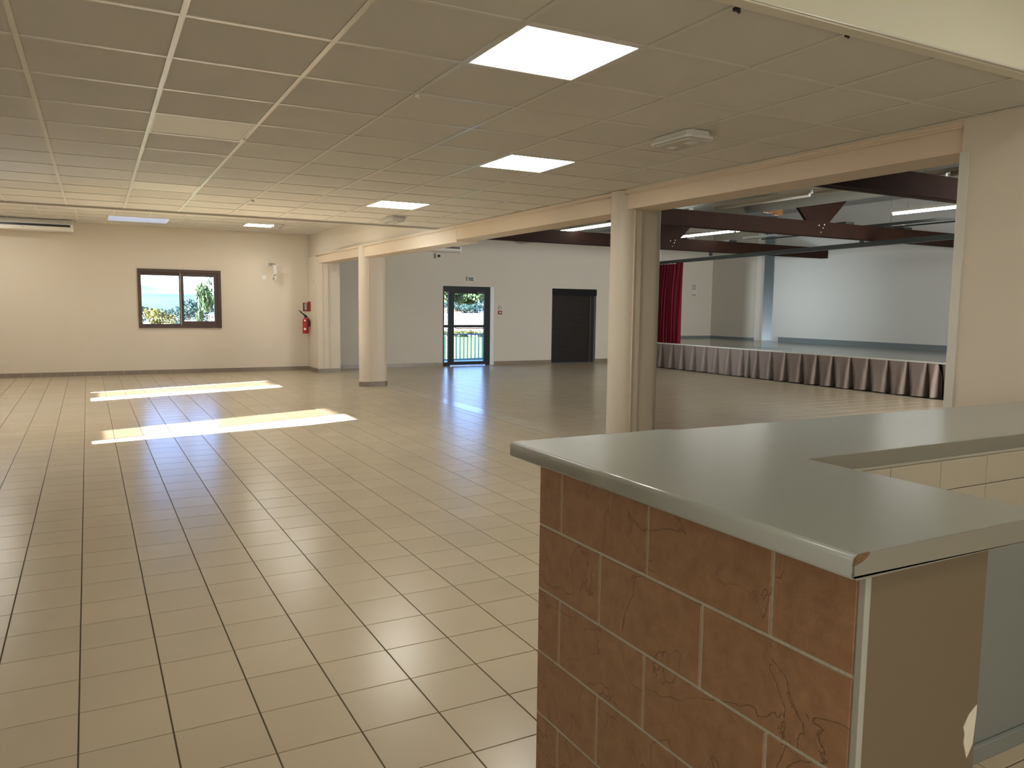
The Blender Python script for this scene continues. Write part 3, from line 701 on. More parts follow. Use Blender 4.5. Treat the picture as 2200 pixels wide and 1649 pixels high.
# exit sign: white case, dark green face with running figure, arrow and doorway
t = thing('exit_sign', (8.73, 18.45, 2.23), 'small green and white exit sign with running figure over the glazed door', 'exit sign')
MB().box(8.64, 18.42, 2.185, 8.84, 18.50, 2.295).build('case', WHITE, t, 0.004)
MB().box(8.665, 18.414, 2.193, 8.825, 18.42, 2.278).build('face', GREEN, t)
b = MB(); yy = 18.411
def pg(pts): b.prism([(0, 0)] * 0 + [], 0, 0) if False else b.hexa([(pts[0][0], yy, pts[0][1]), (pts[1][0], yy, pts[1][1]), (pts[1][0], yy + 0.003, pts[1][1]), (pts[0][0], yy + 0.003, pts[0][1]), (pts[3][0], yy, pts[3][1]), (pts[2][0], yy, pts[2][1]), (pts[2][0], yy + 0.003, pts[2][1]), (pts[3][0], yy + 0.003, pts[3][1])])
pg([(8.795, 2.200), (8.818, 2.200), (8.818, 2.270), (8.795, 2.270)])
pg([(8.685, 2.205), (8.693, 2.205), (8.708, 2.235), (8.700, 2.235)]); pg([(8.700, 2.230), (8.712, 2.230), (8.718, 2.258), (8.706, 2.258)])
pg([(8.712, 2.225), (8.735, 2.215), (8.735, 2.222), (8.712, 2.235)]); pg([(8.712, 2.262), (8.722, 2.262), (8.722, 2.272), (8.712, 2.272)])
pg([(8.745, 2.233), (8.772, 2.233), (8.772, 2.241), (8.745, 2.241)]); pg([(8.765, 2.224), (8.786, 2.237), (8.786, 2.238), (8.765, 2.250)])
b.build('pictogram', WHITE2, t)
t = thing('no_smoking_sign', (9.61, YF, 1.51), 'round black-ringed sign on white beside the glazed door', 'sign')
MB().box(9.555, YF - 0.006, 1.445, 9.675, YF - 0.001, 1.575).build('sheet', PAPER, t)
b = MB(); pts = [(9.61 + 0.045 * math.cos(a * PI / 12), YF - 0.008, 1.51 + 0.045 * math.sin(a * PI / 12)) for a in range(25)]; b.tube(pts, 0.006, 6, False); b.tube([(9.59, YF - 0.008, 1.50), (9.635, YF - 0.008, 1.522)], 0.005, 6); b.build('ring', INK, t)
t = thing('alarm_call_point', (9.62, YF, 1.38), 'small red square call point below the round sign', 'alarm')
MB().box(9.565, YF - 0.03, 1.33, 9.675, YF - 0.001, 1.43).build('case', REDS, t, 0.004); MB().box(9.593, YF - 0.033, 1.362, 9.648, YF - 0.03, 1.402).build('window', PAPER, t)
# two notices on the stage side wall
for zc, h_, lb in ((2.19, 0.20, 'pale notice with lines of text, the upper of two beside the red curtain'), (1.99, 0.17, 'square framed notice, the lower of two beside the red curtain')):
    t = thing('wall_notice', (16.27, YF - 0.01, zc), lb, 'notice')
    MB().box(16.17, YF - 0.008, zc - h_ / 2, 16.39, YF - 0.001, zc + h_ / 2).build('sheet', PAPER, t)
    b = MB()
    for k in range(5 if h_ > 0.18 else 2): b.box(16.20, YF - 0.011, zc - h_ / 2 + 0.03 + k * 0.033, 16.35, YF - 0.008, zc - h_ / 2 + 0.042 + k * 0.033)
    b.build('print', INK, t)
t = thing('curtain_hook', (15.1, 18.4, 1.63), 'grey lever-shaped hook on the wall beside the red curtain', 'hook')
MB().box(15.30, 18.47, 1.58, 15.36, 18.5, 1.68).build('plate', STEEL, t); MB().tube([(15.33, 18.46, 1.62), (15.36, 18.38, 1.65), (15.50, 18.36, 1.70)], 0.014, 8).build('lever', STEEL, t)

# ------------------------------------------------------------------ serving counter
ct = thing('bar_counter', (1.4, 1.5, 0), 'bar counter base clad in brown slate tiles under the grey worktop', 'counter')
MB().box(1.2248, 0.915, 0, 1.60, 2.065, 1.0738).build('core', BGROUT, ct)
MB().box(1.60, 1.500, 0, XR - 0.002, 2.065, 1.073).build('core', BGROUT, ct)
zj = [1.074, 0.864, 0.659, 0.454, 0.249, 0.044, 0.0]
jy = {0: [2.068, 1.939, 1.529, 1.119, 0.916], 1: [2.068, 1.733, 1.323, 0.916]}
for r in range(6):
    ys_ = jy[r % 2]; zt, zb_ = zj[r], zj[r + 1]
    for k in range(len(ys_) - 1):
        g = 0.0040
        pr_ = random.uniform(0.0, 0.0012)
        MB().chamfer(1.222 - pr_, ys_[k + 1] + g, zb_ + g, 1.236, ys_[k] - g, zt - g if r else zt, 0.002, 'x-').build('slate_tile', BROWNT, ct)
x = 1.225
for r in range(6):
    zt, zb_ = zj[r], zj[r + 1]; x = 1.224 if r % 2 else 1.424 - 0.41 + 0.21
    x = 1.224; first = 0.41 if r % 2 else 0.205
    while x < XR - 0.01:
        x2 = min(x + first, XR - 0.002); first = 0.41
        MB().chamfer(x + 0.003, 2.060, zb_ + 0.003, x2 - 0.003, 2.074, zt - 0.003, 0.002, 'y+').build('slate_tile', BROWNT, ct); x = x2
MB().box(1.221, 0.901, 0, 1.2365, 0.9165, 1.073).build('corner_trim', TRIMM, ct, 0.002)
MB().box(1.239, 0.905, 0, 1.60, 0.915, 1.0745).build('end_panel', BRNP, ct)
# bare plaster where the paint has chipped off the end panel
b = MB(); P = [(1.556, 0.690), (1.562, 0.672), (1.560, 0.655), (1.571, 0.625), (1.574, 0.618), (1.581, 0.628), (1.592, 0.645), (1.597, 0.70), (1.598, 0.728), (1.590, 0.724), (1.572, 0.712)]
b.v = [(p[0], 0.9035, p[1]) for p in P] + [(p[0], 0.905, p[1]) for p in P]; k = len(P)
b.f = [tuple(range(k))] + [(i, (i + 1) % k, k + (i + 1) % k, k + i) for i in range(k)]; b.smooth = [False] * len(b.f)
tag(b.build('paint_chip', PATCH, ct), 'chipped patch showing pale plaster')
MB().box(1.598, 1.490, 0.06, XR - 0.002, 1.500, 0.83).build('inner_panel', GRYP, ct)
MB().box(1.598, 0.918, 0, 1.604, 1.490, 1.073).build('side_lining', GRYP, ct)
MB().box(1.604, 1.472, 0, XR - 0.002, 1.490, 0.06).build('plinth', GRYP, ct, 0.003)
MB().box(1.598, 1.494, 0.83, XR - 0.002, 1.500, 1.073).build('tile_bed', WGROUT, ct)
xx = 2.096 - 0.244 * 2
while xx < XR - 0.01:
    x2 = min(xx + 0.244, XR - 0.002)
    for za, zb_ in ((0.83, 0.978), (0.978, 1.073)):
        MB().chamfer(max(xx, 1.6) + 0.0015, 1.486, za + 0.0015, x2 - 0.0015, 1.495, zb_ - 0.001, 0.001, 'y-').build('wall_tile', WTILE, ct)
    xx = x2
# worktop: L-shaped laminate slab, rolled edge on the room side
tt = thing('worktop', (2.5, 1.8, 1.074), 'smooth grey L-shaped laminate worktop with rolled front edge', 'worktop')
sec = []
def arc(cx, cz, r, a0, a1, n=6): return [(cx + r * math.cos(a0 + (a1 - a0) * k / n), cz + r * math.sin(a0 + (a1 - a0) * k / n)) for k in range(n + 1)]
T0, T1 = 1.074, 1.12
sec = arc(1.148 + 0.009, T0 + 0.009, 0.009, -PI / 2, -PI, 5) + arc(1.148 + 0.012, T1 - 0.012, 0.012, PI, PI / 2, 7) + [(1.78, T1), (1.78, T0)]
b = MB(); n = len(sec); ya_, yb_ = 0.878, 2.128
b.v = [(p[0], ya_, p[1]) for p in sec] + [(p[0], yb_, p[1]) for p in sec]
for i in range(n):
    j = (i + 1) % n; b.f.append((i, j, n + j, n + i)); b.smooth.append(i < n - 3)
b.f += [tuple(range(n)), tuple(range(n, 2 * n))]; b.smooth += [False, False]
nb = len(b.v)
b.box(1.78, 1.53, T0, XR - 0.002, 2.10, T1)
o = b.build('slab', SLAB, tt)
# square edge bands on the near end, the inner corner and the far run
be = MB(); sec2 = [(1.1515, T0 + 0.004)] + [(p[0] + 0.0005, p[1]) for p in arc(1.148 + 0.013, T0 + 0.013, 0.013, -PI, -PI / 2, 4)] + [(1.78, T0), (1.78, T1), (1.190, T1), (1.186, T1 - 0.006), (1.172, T1 - 0.014), (1.150, T1 - 0.020)]
be.v = [(p[0], 0.8735, p[1]) for p in sec2] + [(p[0], 0.878, p[1]) for p in sec2]; k = len(sec2)
be.f = [tuple(range(k)), tuple(range(k, 2 * k))] + [(i, (i + 1) % k, k + (i + 1) % k, k + i) for i in range(k)]; be.smooth = [False] * len(be.f)
be.build('end_band', SLABE, tt)
bc = MB(); cp = [(1.150, T1 - 0.020), (1.153, T1 - 0.008), (1.163, T1 - 0.001), (1.190, T1 - 0.0003), (1.186, T1 - 0.006), (1.172, T1 - 0.014)]; k = len(cp)
bc.v = [(p[0], 0.8755, p[1]) for p in cp] + [(p[0], 0.879, p[1]) for p in cp]; bc.f = [tuple(range(k)), tuple(range(k, 2 * k))] + [(i, (i + 1) % k, k + (i + 1) % k, k + i) for i in range(k)]; bc.smooth = [False] * len(bc.f)
tag(bc.build('chipped_corner', CHIP, tt), 'broken corner showing brown chipboard')
be = MB(); be.box(1.7805, 0.878, T0, 1.783, 1.528, T1 - 0.0005); be.build('inner_band', SLABE, tt)
be = MB(); be.box(1.7835, 1.526, T0, XR - 0.002, 1.5295, T1 - 0.0005); be.build('run_band', SLABE, tt)

# ------------------------------------------------------------------ hall shell
wall('wall_hall_near', [(4.95, 1.8, 0, 17.5, 2.1, 5.2)], HALLW)
wall('wall_stage_back', [(17.05, 2.1, 0.0, 17.3, 16.07, 5.2)], STAGEW)
wall('wall_stage_recess', [(18.1, 15.3, 0.0, 18.3, 18.8, 5.2), (17.3, 18.5, 0, 18.3, 18.8, 5.2), (17.3, 15.85, 0, 18.3, 16.07, 5.2)], STAGEW)
wall('wall_stage_side', [(17.0, 16.68, 0.6, 17.3, 18.5, 5.2)], HALLW)
struct(MB().box(16.99, 16.665, 0.72, 17.17, 16.68, 4.2).build('trim_6', mat('pale_edge_trim', (0.62, 0.60, 0.55), 0.5)))
wall('wall_proscenium', [(13.20, 16.50, 0.0, 13.34, 18.5, 5.2)], mat('white_paint', (0.72, 0.70, 0.64), 0.6))
# roof of the hall: corrugated strip by the room, then flat sloping panels
rf = sempty('ceiling.003', (11, 10, 4))
b = MB(); pitch = 0.11; y = 2.1; ext = []
while y < 18.5:
    for (dy0, dy1, za_, zb__) in ((0, 0.04, 0, 0), (0.04, 0.055, 0, 0.03), (0.055, 0.095, 0.03, 0.03), (0.095, 0.11, 0.03, 0)):
        def rz(x): return 3.35 + (x - 4.9) * 0.115
        n = len(b.v); b.v += [(4.9, y + dy0, rz(4.9) + za_), (8.9, y + dy0, rz(8.9) + za_), (8.9, y + dy1, rz(8.9) + zb__), (4.9, y + dy1, rz(4.9) + zb__)]
        b.f.append((n, n+1, n+2, n+3)); b.smooth.append(False)
    y += pitch
b.build('corrugated_sheet', CORR, rf)
MB().hexa([(4.9, 2.1, 3.42), (8.9, 2.1, 3.88), (8.9, 18.5, 3.88), (4.9, 18.5, 3.42), (4.9, 2.1, 3.5), (8.9, 2.1, 3.95), (8.9, 18.5, 3.95), (4.9, 18.5, 3.5)]).build('deck', TEED, rf)
for k in range(7):
    xa, xb = 8.9 + k * 1.2, 8.9 + (k + 1) * 1.2 - 0.012
    def zz(x): return 3.86 + (x - 8.9) * 0.04
    MB().hexa([(xa, 2.1, zz(xa)), (xb, 2.1, zz(xb)), (xb, 18.5, zz(xb)), (xa, 18.5, zz(xa)), (xa, 2.1, zz(xa) + 0.03), (xb, 2.1, zz(xb) + 0.03), (xb, 18.5, zz(xb) + 0.03), (xa, 18.5, zz(xa) + 0.03)]).build('roof_panel', ROOFM, rf)
MB().box(4.6, 1.7, 5.2, 18.6, 18.85, 5.3).build('roof_deck', TEED, rf)

# timber trusses
def truss(y, label, xe=17.03):
    t = thing('roof_truss', (11, y, 2.9), label, 'roof truss')
    for s in (-1, 1):
        MB().box(4.96, y + s * 0.065 - 0.035, 2.89, xe, y + s * 0.065 + 0.035, 3.15).build('chord_plank', WOOD, t)
    MB().box(4.96, y - 0.015, 2.895, xe, y + 0.015, 2.93).build('filler_strip', WOOD, t)
    cx = 11.85
    for s in (-1, 1):
        b = MB(); x1, z1_ = cx + s * 1.0, 3.95
        b.hexa([(cx + s * 0.02 - 0.13, y - 0.03, 3.02), (cx + s * 0.02 + 0.13, y - 0.03, 3.02), (cx + s * 0.02 + 0.13, y + 0.03, 3.02), (cx + s * 0.02 - 0.13, y + 0.03, 3.02),
                (x1 - 0.13, y - 0.03, z1_), (x1 + 0.13, y - 0.03, z1_), (x1 + 0.13, y + 0.03, z1_), (x1 - 0.13, y + 0.03, z1_)]); b.build('diagonal', WOOD, t)
    b = MB(); b.hexa([(cx - 0.14, y - 0.036, 3.0), (cx + 0.14, y - 0.036, 3.0), (cx + 0.14, y + 0.036, 3.0), (cx - 0.14, y + 0.036, 3.0), (cx - 0.5, y - 0.036, 3.55), (cx + 0.5, y - 0.036, 3.55), (cx + 0.5, y + 0.036, 3.55), (cx - 0.5, y + 0.036, 3.55)])
    b.build('gusset', WOOD, t)
    for k, (dx, dz) in enumerate(((-0.06, 3.08), (0.05, 3.04), (0.0, 2.96), (0.08, 3.10))):
        MB().tube([(cx + dx, y - 0.107, dz), (cx + dx, y - 0.099, dz)], 0.013, 8).build('bolt', STEEL, t)
    return t
truss(6.05, 'nearest dark timber roof truss high in the hall opening')
truss(10.2, 'middle dark timber roof truss crossing above the stage')
truss(14.35, 'farthest dark timber roof truss above the red curtain')
# duct, luminaires, rails
t = thing('air_duct', (10.2, 10, 3.48), 'large round galvanised air duct under the hall roof', 'duct')
b = MB(); b.tube([(10.2, 2.2, 3.50), (10.2, 18.40, 3.50)], 0.30, 32); b.build('pipe', DUCT, t)
for y in (12.0, 16.2): b = MB(); b.tube([(10.2, y, 3.50), (10.2, y + 0.05, 3.50)], 0.308, 32); b.build('collar', DUCT, t)
MB().box(10.6, 4.4, 3.62, 10.75, 18.4, 3.84).build('hanger_rail', DUCT, t)
def luminaire(x, y0, y1, z, lit, label):
    t = thing('tube_light', (x, (y0 + y1) / 2, z), label, 'tube light')
    MB().box(x - 0.045, y0, z + 0.02, x + 0.045, y1, z + 0.07).build('housing', TUBEOFF, t)
    MB().tube([(x, y0 + 0.02, z), (x, y1 - 0.02, z)], 0.026, 10).build('tube', TUBE if lit else TUBEOFF, t)
    for y in (y0 + 0.3, y1 - 0.3): MB().tube([(x, y, z + 0.07), (x, y, (3.35 + (x - 4.9) * 0.115 if x < 8.9 else 3.86 + (x - 8.9) * 0.04))], 0.005, 5).build('hanging_rod', STEEL, t)
luminaire(9.2, 12.6, 15.0, 3.19, True, 'lit tube light left of the large column')
luminaire(9.2, 10.6, 12.5, 3.19, False, 'unlit tube light hidden behind the large column')
for k, y in enumerate((10.05, 8.0, 6.0)): luminaire(9.2, y - 2.0, y - 0.02, 3.19, False, ('unlit pale tube light just before the middle truss', 'unlit pale tube light between the middle and nearest trusses', 'unlit pale tube light over the nearest truss')[k])
luminaire(13.0, 13.5, 15.35, 3.31, True, 'long lit tube light above the red curtain')
luminaire(13.0, 12.0, 13.44, 3.31, True, 'short lit tube light just behind the middle truss')
luminaire(13.0, 7.4, 9.50, 3.31, True, 'lit tube light beside the near wall edge')
luminaire(14.6, 10.4, 12.6, 3.22, False, 'unlit tube light over the white stage wall')
t = thing('timber_purlin', (11, 10, 3.4), 'short orange-brown timber beside the middle truss', 'timber')
MB().box(12.55, 11.9, 3.50, 12.80, 12.0, 3.62).build('block', WOODL, t); MB().box(11.0, 11.85, 3.52, 12.60, 11.97, 3.62).build('bearer', WOODL, t)
t = thing('timber_ledge', (12, 18, 3.7), 'orange timber ledge above the far truss beside the column', 'timber')
MB().box(10.6, 17.0, 3.60, 12.4, 17.12, 3.80).build('board', WOODL, t)
# curtain rail across the stage front, and the lighting bar behind it
t = thing('curtain_rail', (13.1, 12, 2.8), 'long dark curtain rail across the stage front', 'rail')
b = MB(); b.hexa([(13.06, 2.2, 2.86), (13.16, 2.2, 2.86), (13.16, 17.2, 2.665), (13.06, 17.2, 2.665), (13.06, 2.2, 2.97), (13.16, 2.2, 2.97), (13.16, 17.2, 2.735), (13.06, 17.2, 2.735)]); b.build('track', RAILM, t)
for y in (14.35, 10.2, 6.05): MB().box(13.08, y - 0.03, 2.80, 13.14, y + 0.03, 2.92).build('bracket', RAILM, t)
t = thing('lighting_bar', (13.7, 11, 3.2), 'dark lighting bar laid over the timber trusses', 'rail')
MB().box(13.66, 2.2, 3.19, 13.74, 13.9, 3.235).build('bar', RAILM, t)
MB().box(13.86, 2.2, 3.16, 13.9, 13.5, 3.185).build('bar', RAILM, t)
for y in (10.2, 6.05):
    for x in (12.6, 13.7, 14.3): MB().box(x - 0.12, y - 0.12, 3.15, x + 0.12, y + 0.12, 3.19).build('saddle', RAILM, t)
for x in (12.4, 13.7): MB().box(x - 0.12, 14.25, 3.15, x + 0.12, 14.45, 3.19).build('saddle', RAILM, t)

# ------------------------------------------------------------------ stage
ZS = 0.652
sg = thing('stage', (15, 11, 0), 'low stage with glossy grey floor and white edge', 'stage')
MB().box(13.35, 2.11, 0, 17.04, 16.66, ZS - 0.03).build('platform', TEED, sg)
seams = [2.11, 5.0, 9.87, 14.35, 18.49]
for k in range(4): MB().box(13.12, seams[k] + 0.002, ZS - 0.03, 17.045 if k < 3 else 16.99, (seams[k + 1] if k < 3 else 16.49) - 0.002, ZS).build('deck_board', STAGEF, sg)
MB().box(13.345, 16.49, ZS - 0.03, 16.99, 18.49, ZS).build('deck_board', STAGEF, sg)
MB().box(16.99, 16.075, ZS - 0.03, 18.09, 16.675, ZS).build('recess_floor', STAGEF, sg)
for k in range(4): MB().box(13.10, seams[k] + 0.006, ZS - 0.022, 13.122, (seams[k + 1] if k < 3 else 16.49) - 0.006, ZS + 0.004).build('nosing', STAGEN, sg)
for xa, ya1, xb, yb1 in ((14.0, 12.6, 14.03, 13.9), (15.0, 10.2, 15.28, 10.32)): MB().box(xa, ya1, ZS, xb, yb1, ZS + 0.004).build('floor_hatch', BLUEG, sg)
bb = sempty('baseboard_stage', (17, 12, ZS))
MB().box(17.0, 2.1, ZS, 17.05, 15.78, ZS + 0.13).build('back_strip', BLUEG, bb); MB().box(16.975, 16.68, ZS, 17.0, 18.5, ZS + 0.07).build('side_strip', BLUEG, bb); MB().box(13.34, 18.47, ZS, 16.98, 18.5, ZS + 0.07).build('end_strip', BLUEG, bb)
# pleated valance: panels between pleats, each pleat opening towards the hem
pl = [16.60, 16.03, 15.605, 15.21, 14.80, 14.39, 14.0, 13.59, 13.18, 12.985, 12.728, 12.327, 11.92, 11.50, 11.10, 10.716, 10.30, 9.895, 9.48, 9.09, 8.71, 8.51]
vt = thing('stage_valance', (13.1, 12.5, 0), 'grey pleated fabric valance hanging along the stage front', 'valance')
y = pl[-1] - 0.30
more = [8.46]
while y > 2.5: more.append(y); y -= 0.41
rnd = random.Random(3)
def valance(P, x0, name, hem=0.02):
    b = MB(); NZ = 9
    ysamp = []
    for a, c in zip(P[:-1], P[1:]):
        w_ = a - c
        for f in (0.0, 0.012, 0.03, 0.06, 0.12, 0.25, 0.4, 0.55, 0.7, 0.84, 0.92, 0.965, 0.985): ysamp.append((a - f * w_, f, w_, P.index(a)))
    ysamp.append((P[-1], 0.0, 0.3, len(P) - 1))
    ph = [rnd.uniform(0, 6) for _ in P]; fl = [rnd.uniform(0.7, 1.3) for _ in P]
    for (yy_, f, w_, k) in ysamp:
        for q in range(NZ):
            s = q / (NZ - 1); z = (ZS - 0.025) * (1 - s) + hem * s
            near = min(f, 1 - f) * w_
            pw = 0.009 + 0.042 * s                                  # pleat width grows to the hem
            notch = 0.16 * min(1, 0.15 + s * 2.2) * math.exp(-(near / pw) ** 2)
            flare = 0.030 * s * fl[k] * math.exp(-((near - 0.09 * s) / 0.07) ** 2)
            sag = 0.010 * s * math.sin(7 * f + ph[k])
            shift = -0.05 * s * math.exp(-(f * w_ / 0.12) ** 2) * (1 if f > 0 else 0.6)
            b.v.append((x0 + notch - flare - 0.012 * s - sag, yy_ + shift * 0.8, z + 0.006 * math.sin(5 * f + ph[k]) * s))
    for c in range(len(ysamp) - 1):
        for q in range(NZ - 1):
            a = c * NZ + q; b.f.append((a, a + 1, a + NZ + 1, a + NZ)); b.smooth.append(True)
    return b.build(name, FAB, vt)
valance(pl, 13.10, 'fabric'); valance(more, 13.125, 'fabric')
MB().tube([(13.16, 2.3, 0.02), (13.16, 16.6, 0.02)], 0.012, 6).build('hem_rod', BLACK, vt)
# red curtain drawn to the side
t = thing('red_curtain', (13.15, 16, ZS), 'dark red velvet curtain gathered at the far side of the stage', 'curtain')
def curtain(ya1, yb1, zt, zb1, folds, amp, name, x0):
    b = MB(); NY = folds * 10; NZ = 14; ph = [rnd.uniform(-0.4, 0.4) for _ in range(folds + 2)]
    for i in range(NY + 1):
        f = i / NY; kf = f * folds
        for q in range(NZ + 1):
            s = q / NZ; z = zt * (1 - s) + zb1 * s
            A = amp * (0.35 + 0.65 * min(1, s * 3))
            yw = ya1 + (yb1 - ya1) * f
            yw += 0.05 * (1 - f) * math.sin(s * PI) + 0.035 * math.sin(s * 2.0 + ph[int(kf)]) * s
            b.v.append((x0 + A * math.sin(2 * PI * kf + ph[int(kf)] + 0.7 * s) + 0.3 * A * math.sin(5.1 * kf + 2 * s), yw, z))
    for i in range(NY):
        for q in range(NZ):
            a = i * (NZ + 1) + q; b.f.append((a, a + 1, a + NZ + 2, a + NZ + 1)); b.smooth.append(True)
    b.build(name, CURT, t)
curtain(16.62, 15.68, 2.672, ZS + 0.005, 10, 0.065, 'main_drop', 13.18)
curtain(15.70, 15.42, 2.70, ZS + 0.005, 2, 0.05, 'leading_edge', 13.20)
b = MB()
for k in range(10): yk = 16.55 - k * 0.12; b.box(13.09, yk, 2.66 + 0.016 * k * 0.12 * 10 / 10, 13.12, yk + 0.02, 2.70 + 0.0016 * k)
b.build('gliders', RAILM, t)

# ------------------------------------------------------------------ outside: terrace, railing, land, trees
MB_ = MB(); MB_.box(-8, YF + 0.3, -0.15, 20, 20.5, -0.02)
tag(MB_.build('terrace', DECK), 'pale concrete terrace outside the glazed door', 'terrace')
t = thing('terrace_railing', (9.5, 20.2, 0), 'blue-grey barred railing seen through the glazed door', 'railing')
MB().box(4.5, 20.17, 0.735, 15, 20.21, 0.765).build('top_rail', RAILB, t); MB().box(4.5, 20.175, 0.02, 15, 20.205, 0.045).build('bottom_rail', RAILB, t)
x = 4.55
while x < 15: MB().box(x, 20.18, 0.045, x + 0.022, 20.20, 0.735).build('bar', RAILB, t); x += 0.117
def hgt(x, y):
    r = math.hypot(x, y - 18); az = math.atan2(x, y)
    z = -0.12 - 0.02 * max(0, y - 20.5)
    z = max(z, -2.6)
    s = max(0, min(1, (az - 0.28) / 0.12))
    z += s * max(0, r - 85) * 0.045 * (1 if r < 190 else 0) + (s * 105 * 0.045 if r >= 190 else 0)
    return z
def hgrid(name, m, pts):
    b = MB(); n = len(pts[0])
    for row in pts: b.v += row
    for i in range(len(pts) - 1):
        for j in range(n - 1):
            a = i * n + j; b.f.append((a, a + 1, a + n + 1, a + n)); b.smooth.append(True)
    return b.build(name, m)
ys2 = [20.5, 24, 28, 34, 42, 55]
tag(hgrid('lawn', GRASS, [[(x, y, hgt(x, y)) for x in range(-60, 100, 4)] for y in ys2]), 'green grass sloping away beyond the terrace', 'grass', kind='stuff')
ys3 = [55, 70, 85, 100, 115, 130, 150, 170, 190, 220, 300]
tag(hgrid('field', FIELD, [[(x, y, hgt(x, y)) for x in range(-150, 320, 6)] for y in ys3]), 'pale dry field rising behind the railing', 'field', kind='stuff')
def ridge(y, amp, base, seed):
    r = random.Random(seed); P = [r.uniform(0, 6) for _ in range(4)]
    return lambda x: base + amp * (0.5 + 0.3 * math.sin(x / 260 + P[0]) + 0.15 * math.sin(x / 90 + P[1]) + 0.07 * math.sin(x / 33 + P[2]))
for k, (y, amp, base, seed, lb) in enumerate(((420, 10, -2, 4, 'nearest hazy blue-green ridge beyond the fields'), (900, 26, 2, 5, 'middle hazy ridge beyond the fields'), (1700, 60, 12, 9, 'highest pale ridge on the horizon'))):
    rf_ = ridge(y, amp, base, seed)
    rows = []
    for q in range(7):
        s = q / 6
        rows.append([(x, y - 120 + 240 * s, -4 + (rf_(x) + 4) * math.sin(PI * min(1, s * 1.0) * 0.5 if s < 1 else PI / 2)) for x in range(-900, 1500, 30)])
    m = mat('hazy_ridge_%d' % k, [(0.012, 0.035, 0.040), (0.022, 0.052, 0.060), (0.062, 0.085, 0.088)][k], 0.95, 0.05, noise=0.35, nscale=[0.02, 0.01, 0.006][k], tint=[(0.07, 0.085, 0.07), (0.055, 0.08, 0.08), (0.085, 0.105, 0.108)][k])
    tag(hgrid('hill', m, rows), lb, 'hill')
def leaf_mesh(m, seed, n=1700, flat=0.62):
    r = random.Random(seed); b = MB()
    blobs = [(Vector((r.uniform(-0.55, 0.55), r.uniform(-0.55, 0.55), r.uniform(0.2, 0.85))), r.uniform(0.22, 0.42)) for _ in range(9)]
    for _ in range(n):
        c, rad = r.choice(blobs)
        d = Vector((r.gauss(0, 1), r.gauss(0, 1), r.gauss(0, 1))).normalized() * rad * r.uniform(0.6, 1.05)
        p = c + Vector((d.x, d.y, d.z * flat)); s = r.uniform(0.035, 0.07)
        a = Vector((r.gauss(0, 1), r.gauss(0, 1), r.gauss(0, 1))).normalized(); e = a.cross(Vector((r.gauss(0, 1), r.gauss(0, 1), r.gauss(0, 1)))).normalized()
        k = len(b.v); b.v += [tuple(p - a * s), tuple(p + e * s * 0.6), tuple(p + a * s), tuple(p - e * s * 0.6)]; b.f.append((k, k+1, k+2, k+3)); b.smooth.append(False)
    o = b.build('foliage', m); me = o.data; bpy.data.objects.remove(o); return me
tb = MB(); tb.tube([(0, 0, -0.1), (0.01, 0, 0.2), (0.03, 0.01, 0.5)], [0.05, 0.035, 0.02], 7); tb.tube([(0.01, 0, 0.2), (-0.15, 0.05, 0.45)], [0.025, 0.012], 6); tb.tube([(0.01, 0, 0.22), (0.18, -0.05, 0.45)], [0.025, 0.012], 6)
o = tb.build('trunk', BARK); TR = o.data; bpy.data.objects.remove(o)
LM = {'y': leaf_mesh(LEAFY, 1), 'g': leaf_mesh(LEAFG, 2), 'd': leaf_mesh(LEAFD, 3)}
def tree(x, y, z, wd, ht, kind, label, group=None):
    t = thing('tree', (x, y, z), label, 'tree', group)
    a = bpy.data.objects.new('foliage', LM[kind]); C.objects.link(a); a.parent = t
    c = bpy.data.objects.new('trunk', TR); C.objects.link(c); c.parent = t
    t.scale = (wd / 1.7, wd / 1.7, ht / 1.15); t.rotation_euler = (0, 0, random.uniform(0, 6))
def ray(u, d):
    """ground point at image column u, d metres off along the optical axis"""
    k = (u - 1100) / FPX; v = FW + RT * k; v = v / math.hypot(v.x, v.y) * 1.0
    return (CAM.x + v.x * d, CAM.y + v.y * d)
p = ray(350, 112); tree(p[0], p[1], hgt(*p) - 0.2, 4.3, 3.5, 'y', 'low yellow-green tree through the left pane of the window')
p = ray(303, 118); tree(p[0], p[1], hgt(*p) - 0.2, 2.0, 1.5, 'y', 'small yellow-green bush at the left edge of the window view')
p = ray(456, 100); tree(p[0], p[1], hgt(*p) - 0.2, 3.4, 8.2, 'g', 'tall airy green tree through the right pane of the window')
p = ray(438, 96); tree(p[0], p[1], hgt(*p) - 0.1, 0.8, 0.9, 'y', 'small bright shrub at the foot of the tall airy tree')
for u, d, wd, ht, k, lb in ((410, 170, 8, 5.5, 'd', 'rounded dark tree in the middle of the right pane'), (425, 190, 8, 4.5, 'd', 'second dark tree right behind the rounded one'), (325, 180, 9, 4, 'd', 'dark tree left behind the low yellow-green tree'), (378, 185, 8, 3.6, 'd', 'dark tree right behind the low yellow-green tree'), (395, 140, 6, 1.8, 'd', 'low dark hedge-like tree at the middle of the window'), (418, 138, 6, 1.6, 'g', 'low green hedge-like tree right of the window middle')):
    p = ray(u, d); tree(p[0], p[1], hgt(*p) - 0.2, wd, ht, k, lb)
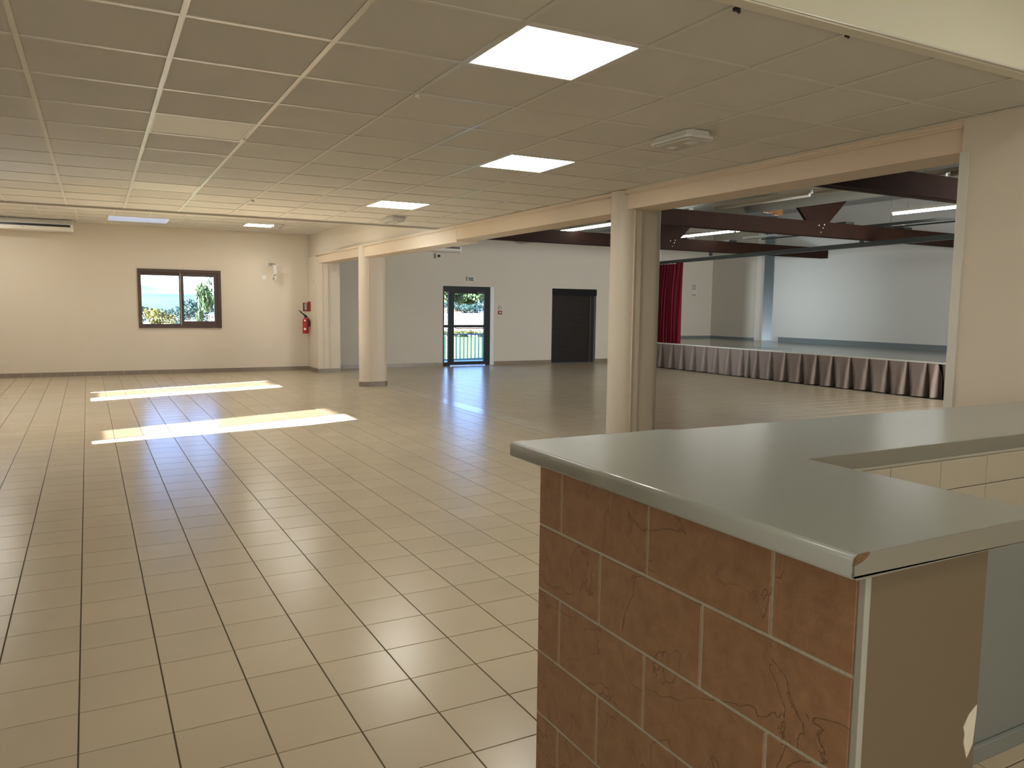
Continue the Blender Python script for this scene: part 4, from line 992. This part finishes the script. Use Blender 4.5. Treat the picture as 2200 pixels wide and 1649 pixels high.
for u, d, wd, ht, k, lb in ((960, 165, 8, 8.5, 'g', 'green tree through the narrow side pane of the door'), (985, 168, 9, 9, 'y', 'yellow-green tree left through the door glass'), (1003, 172, 9, 9.5, 'g', 'green tree in the middle of the door glass'), (1022, 182, 8, 8, 'd', 'blue-dark tree between the lighter trees in the door glass'), (1040, 166, 8, 9, 'g', 'green tree at the right of the door glass'), (978, 160, 7, 3, 'd', 'low dark bush left under the door glass trees'), (1012, 160, 7, 2.6, 'd', 'low dark bush under the trees in the middle of the door glass')):
    p = ray(u, d); tree(p[0], p[1], hgt(*p) - 0.3, wd, ht, k, lb)
for u, d, wd, ht, k, lb in ((960, 62, 2.2, 0.8, 'g', 'grass clump at the field edge behind the side pane'), (985, 60, 3.0, 0.7, 'y', 'yellow grass clump at the field edge, left in the door glass'), (1012, 61, 3, 0.8, 'g', 'green grass clump at the field edge, centre of the door glass'), (1035, 60, 3, 0.6, 'y', 'yellow grass clump at the field edge, right in the door glass')):
    p = ray(u, d); tree(p[0], p[1], hgt(*p) - 0.1, wd, ht, k, lb)
p = ray(412, 120); t = thing('white_shed', (p[0], p[1], hgt(*p)), 'tiny white shed among the trees in the window view', 'shed')
o = MB().box(-1.0, -0.6, 0, 1.0, 0.6, 0.8).build('walls', WHITE2); o.parent = t
o = MB().hexa([(-1.1, -0.7, 0.8), (1.1, -0.7, 0.8), (1.1, 0.7, 0.8), (-1.1, 0.7, 0.8), (-1.1, -0.05, 1.15), (1.1, -0.05, 1.15), (1.1, 0.05, 1.15), (-1.1, 0.05, 1.15)]).build('roof', WHITE); o.parent = t

# unseen cone added outside the side window to taper its sun patch
t = thing('sun_patch_blocker', (-5.6, 6.6, 0), 'unseen evergreen cone added to taper the sun patch, beyond the left wall', 'tree')
rr_ = random.Random(11); b = MB(); b.lathe([(0.0, 0.1), (2.0, 0.12)] + [(0.5 * (4.2 - z) + rr_.uniform(-0.05, 0.05), z) for z in [0.3 + 0.3 * k for k in range(13)]] + [(0.0, 4.2)], 28, -5.6, 6.6); b.build('foliage', LEAFD, t)
MB().tube([(-5.6, 6.6, -0.2), (-5.6, 6.6, 0.3)], 0.12, 10).build('trunk', BARK, t)
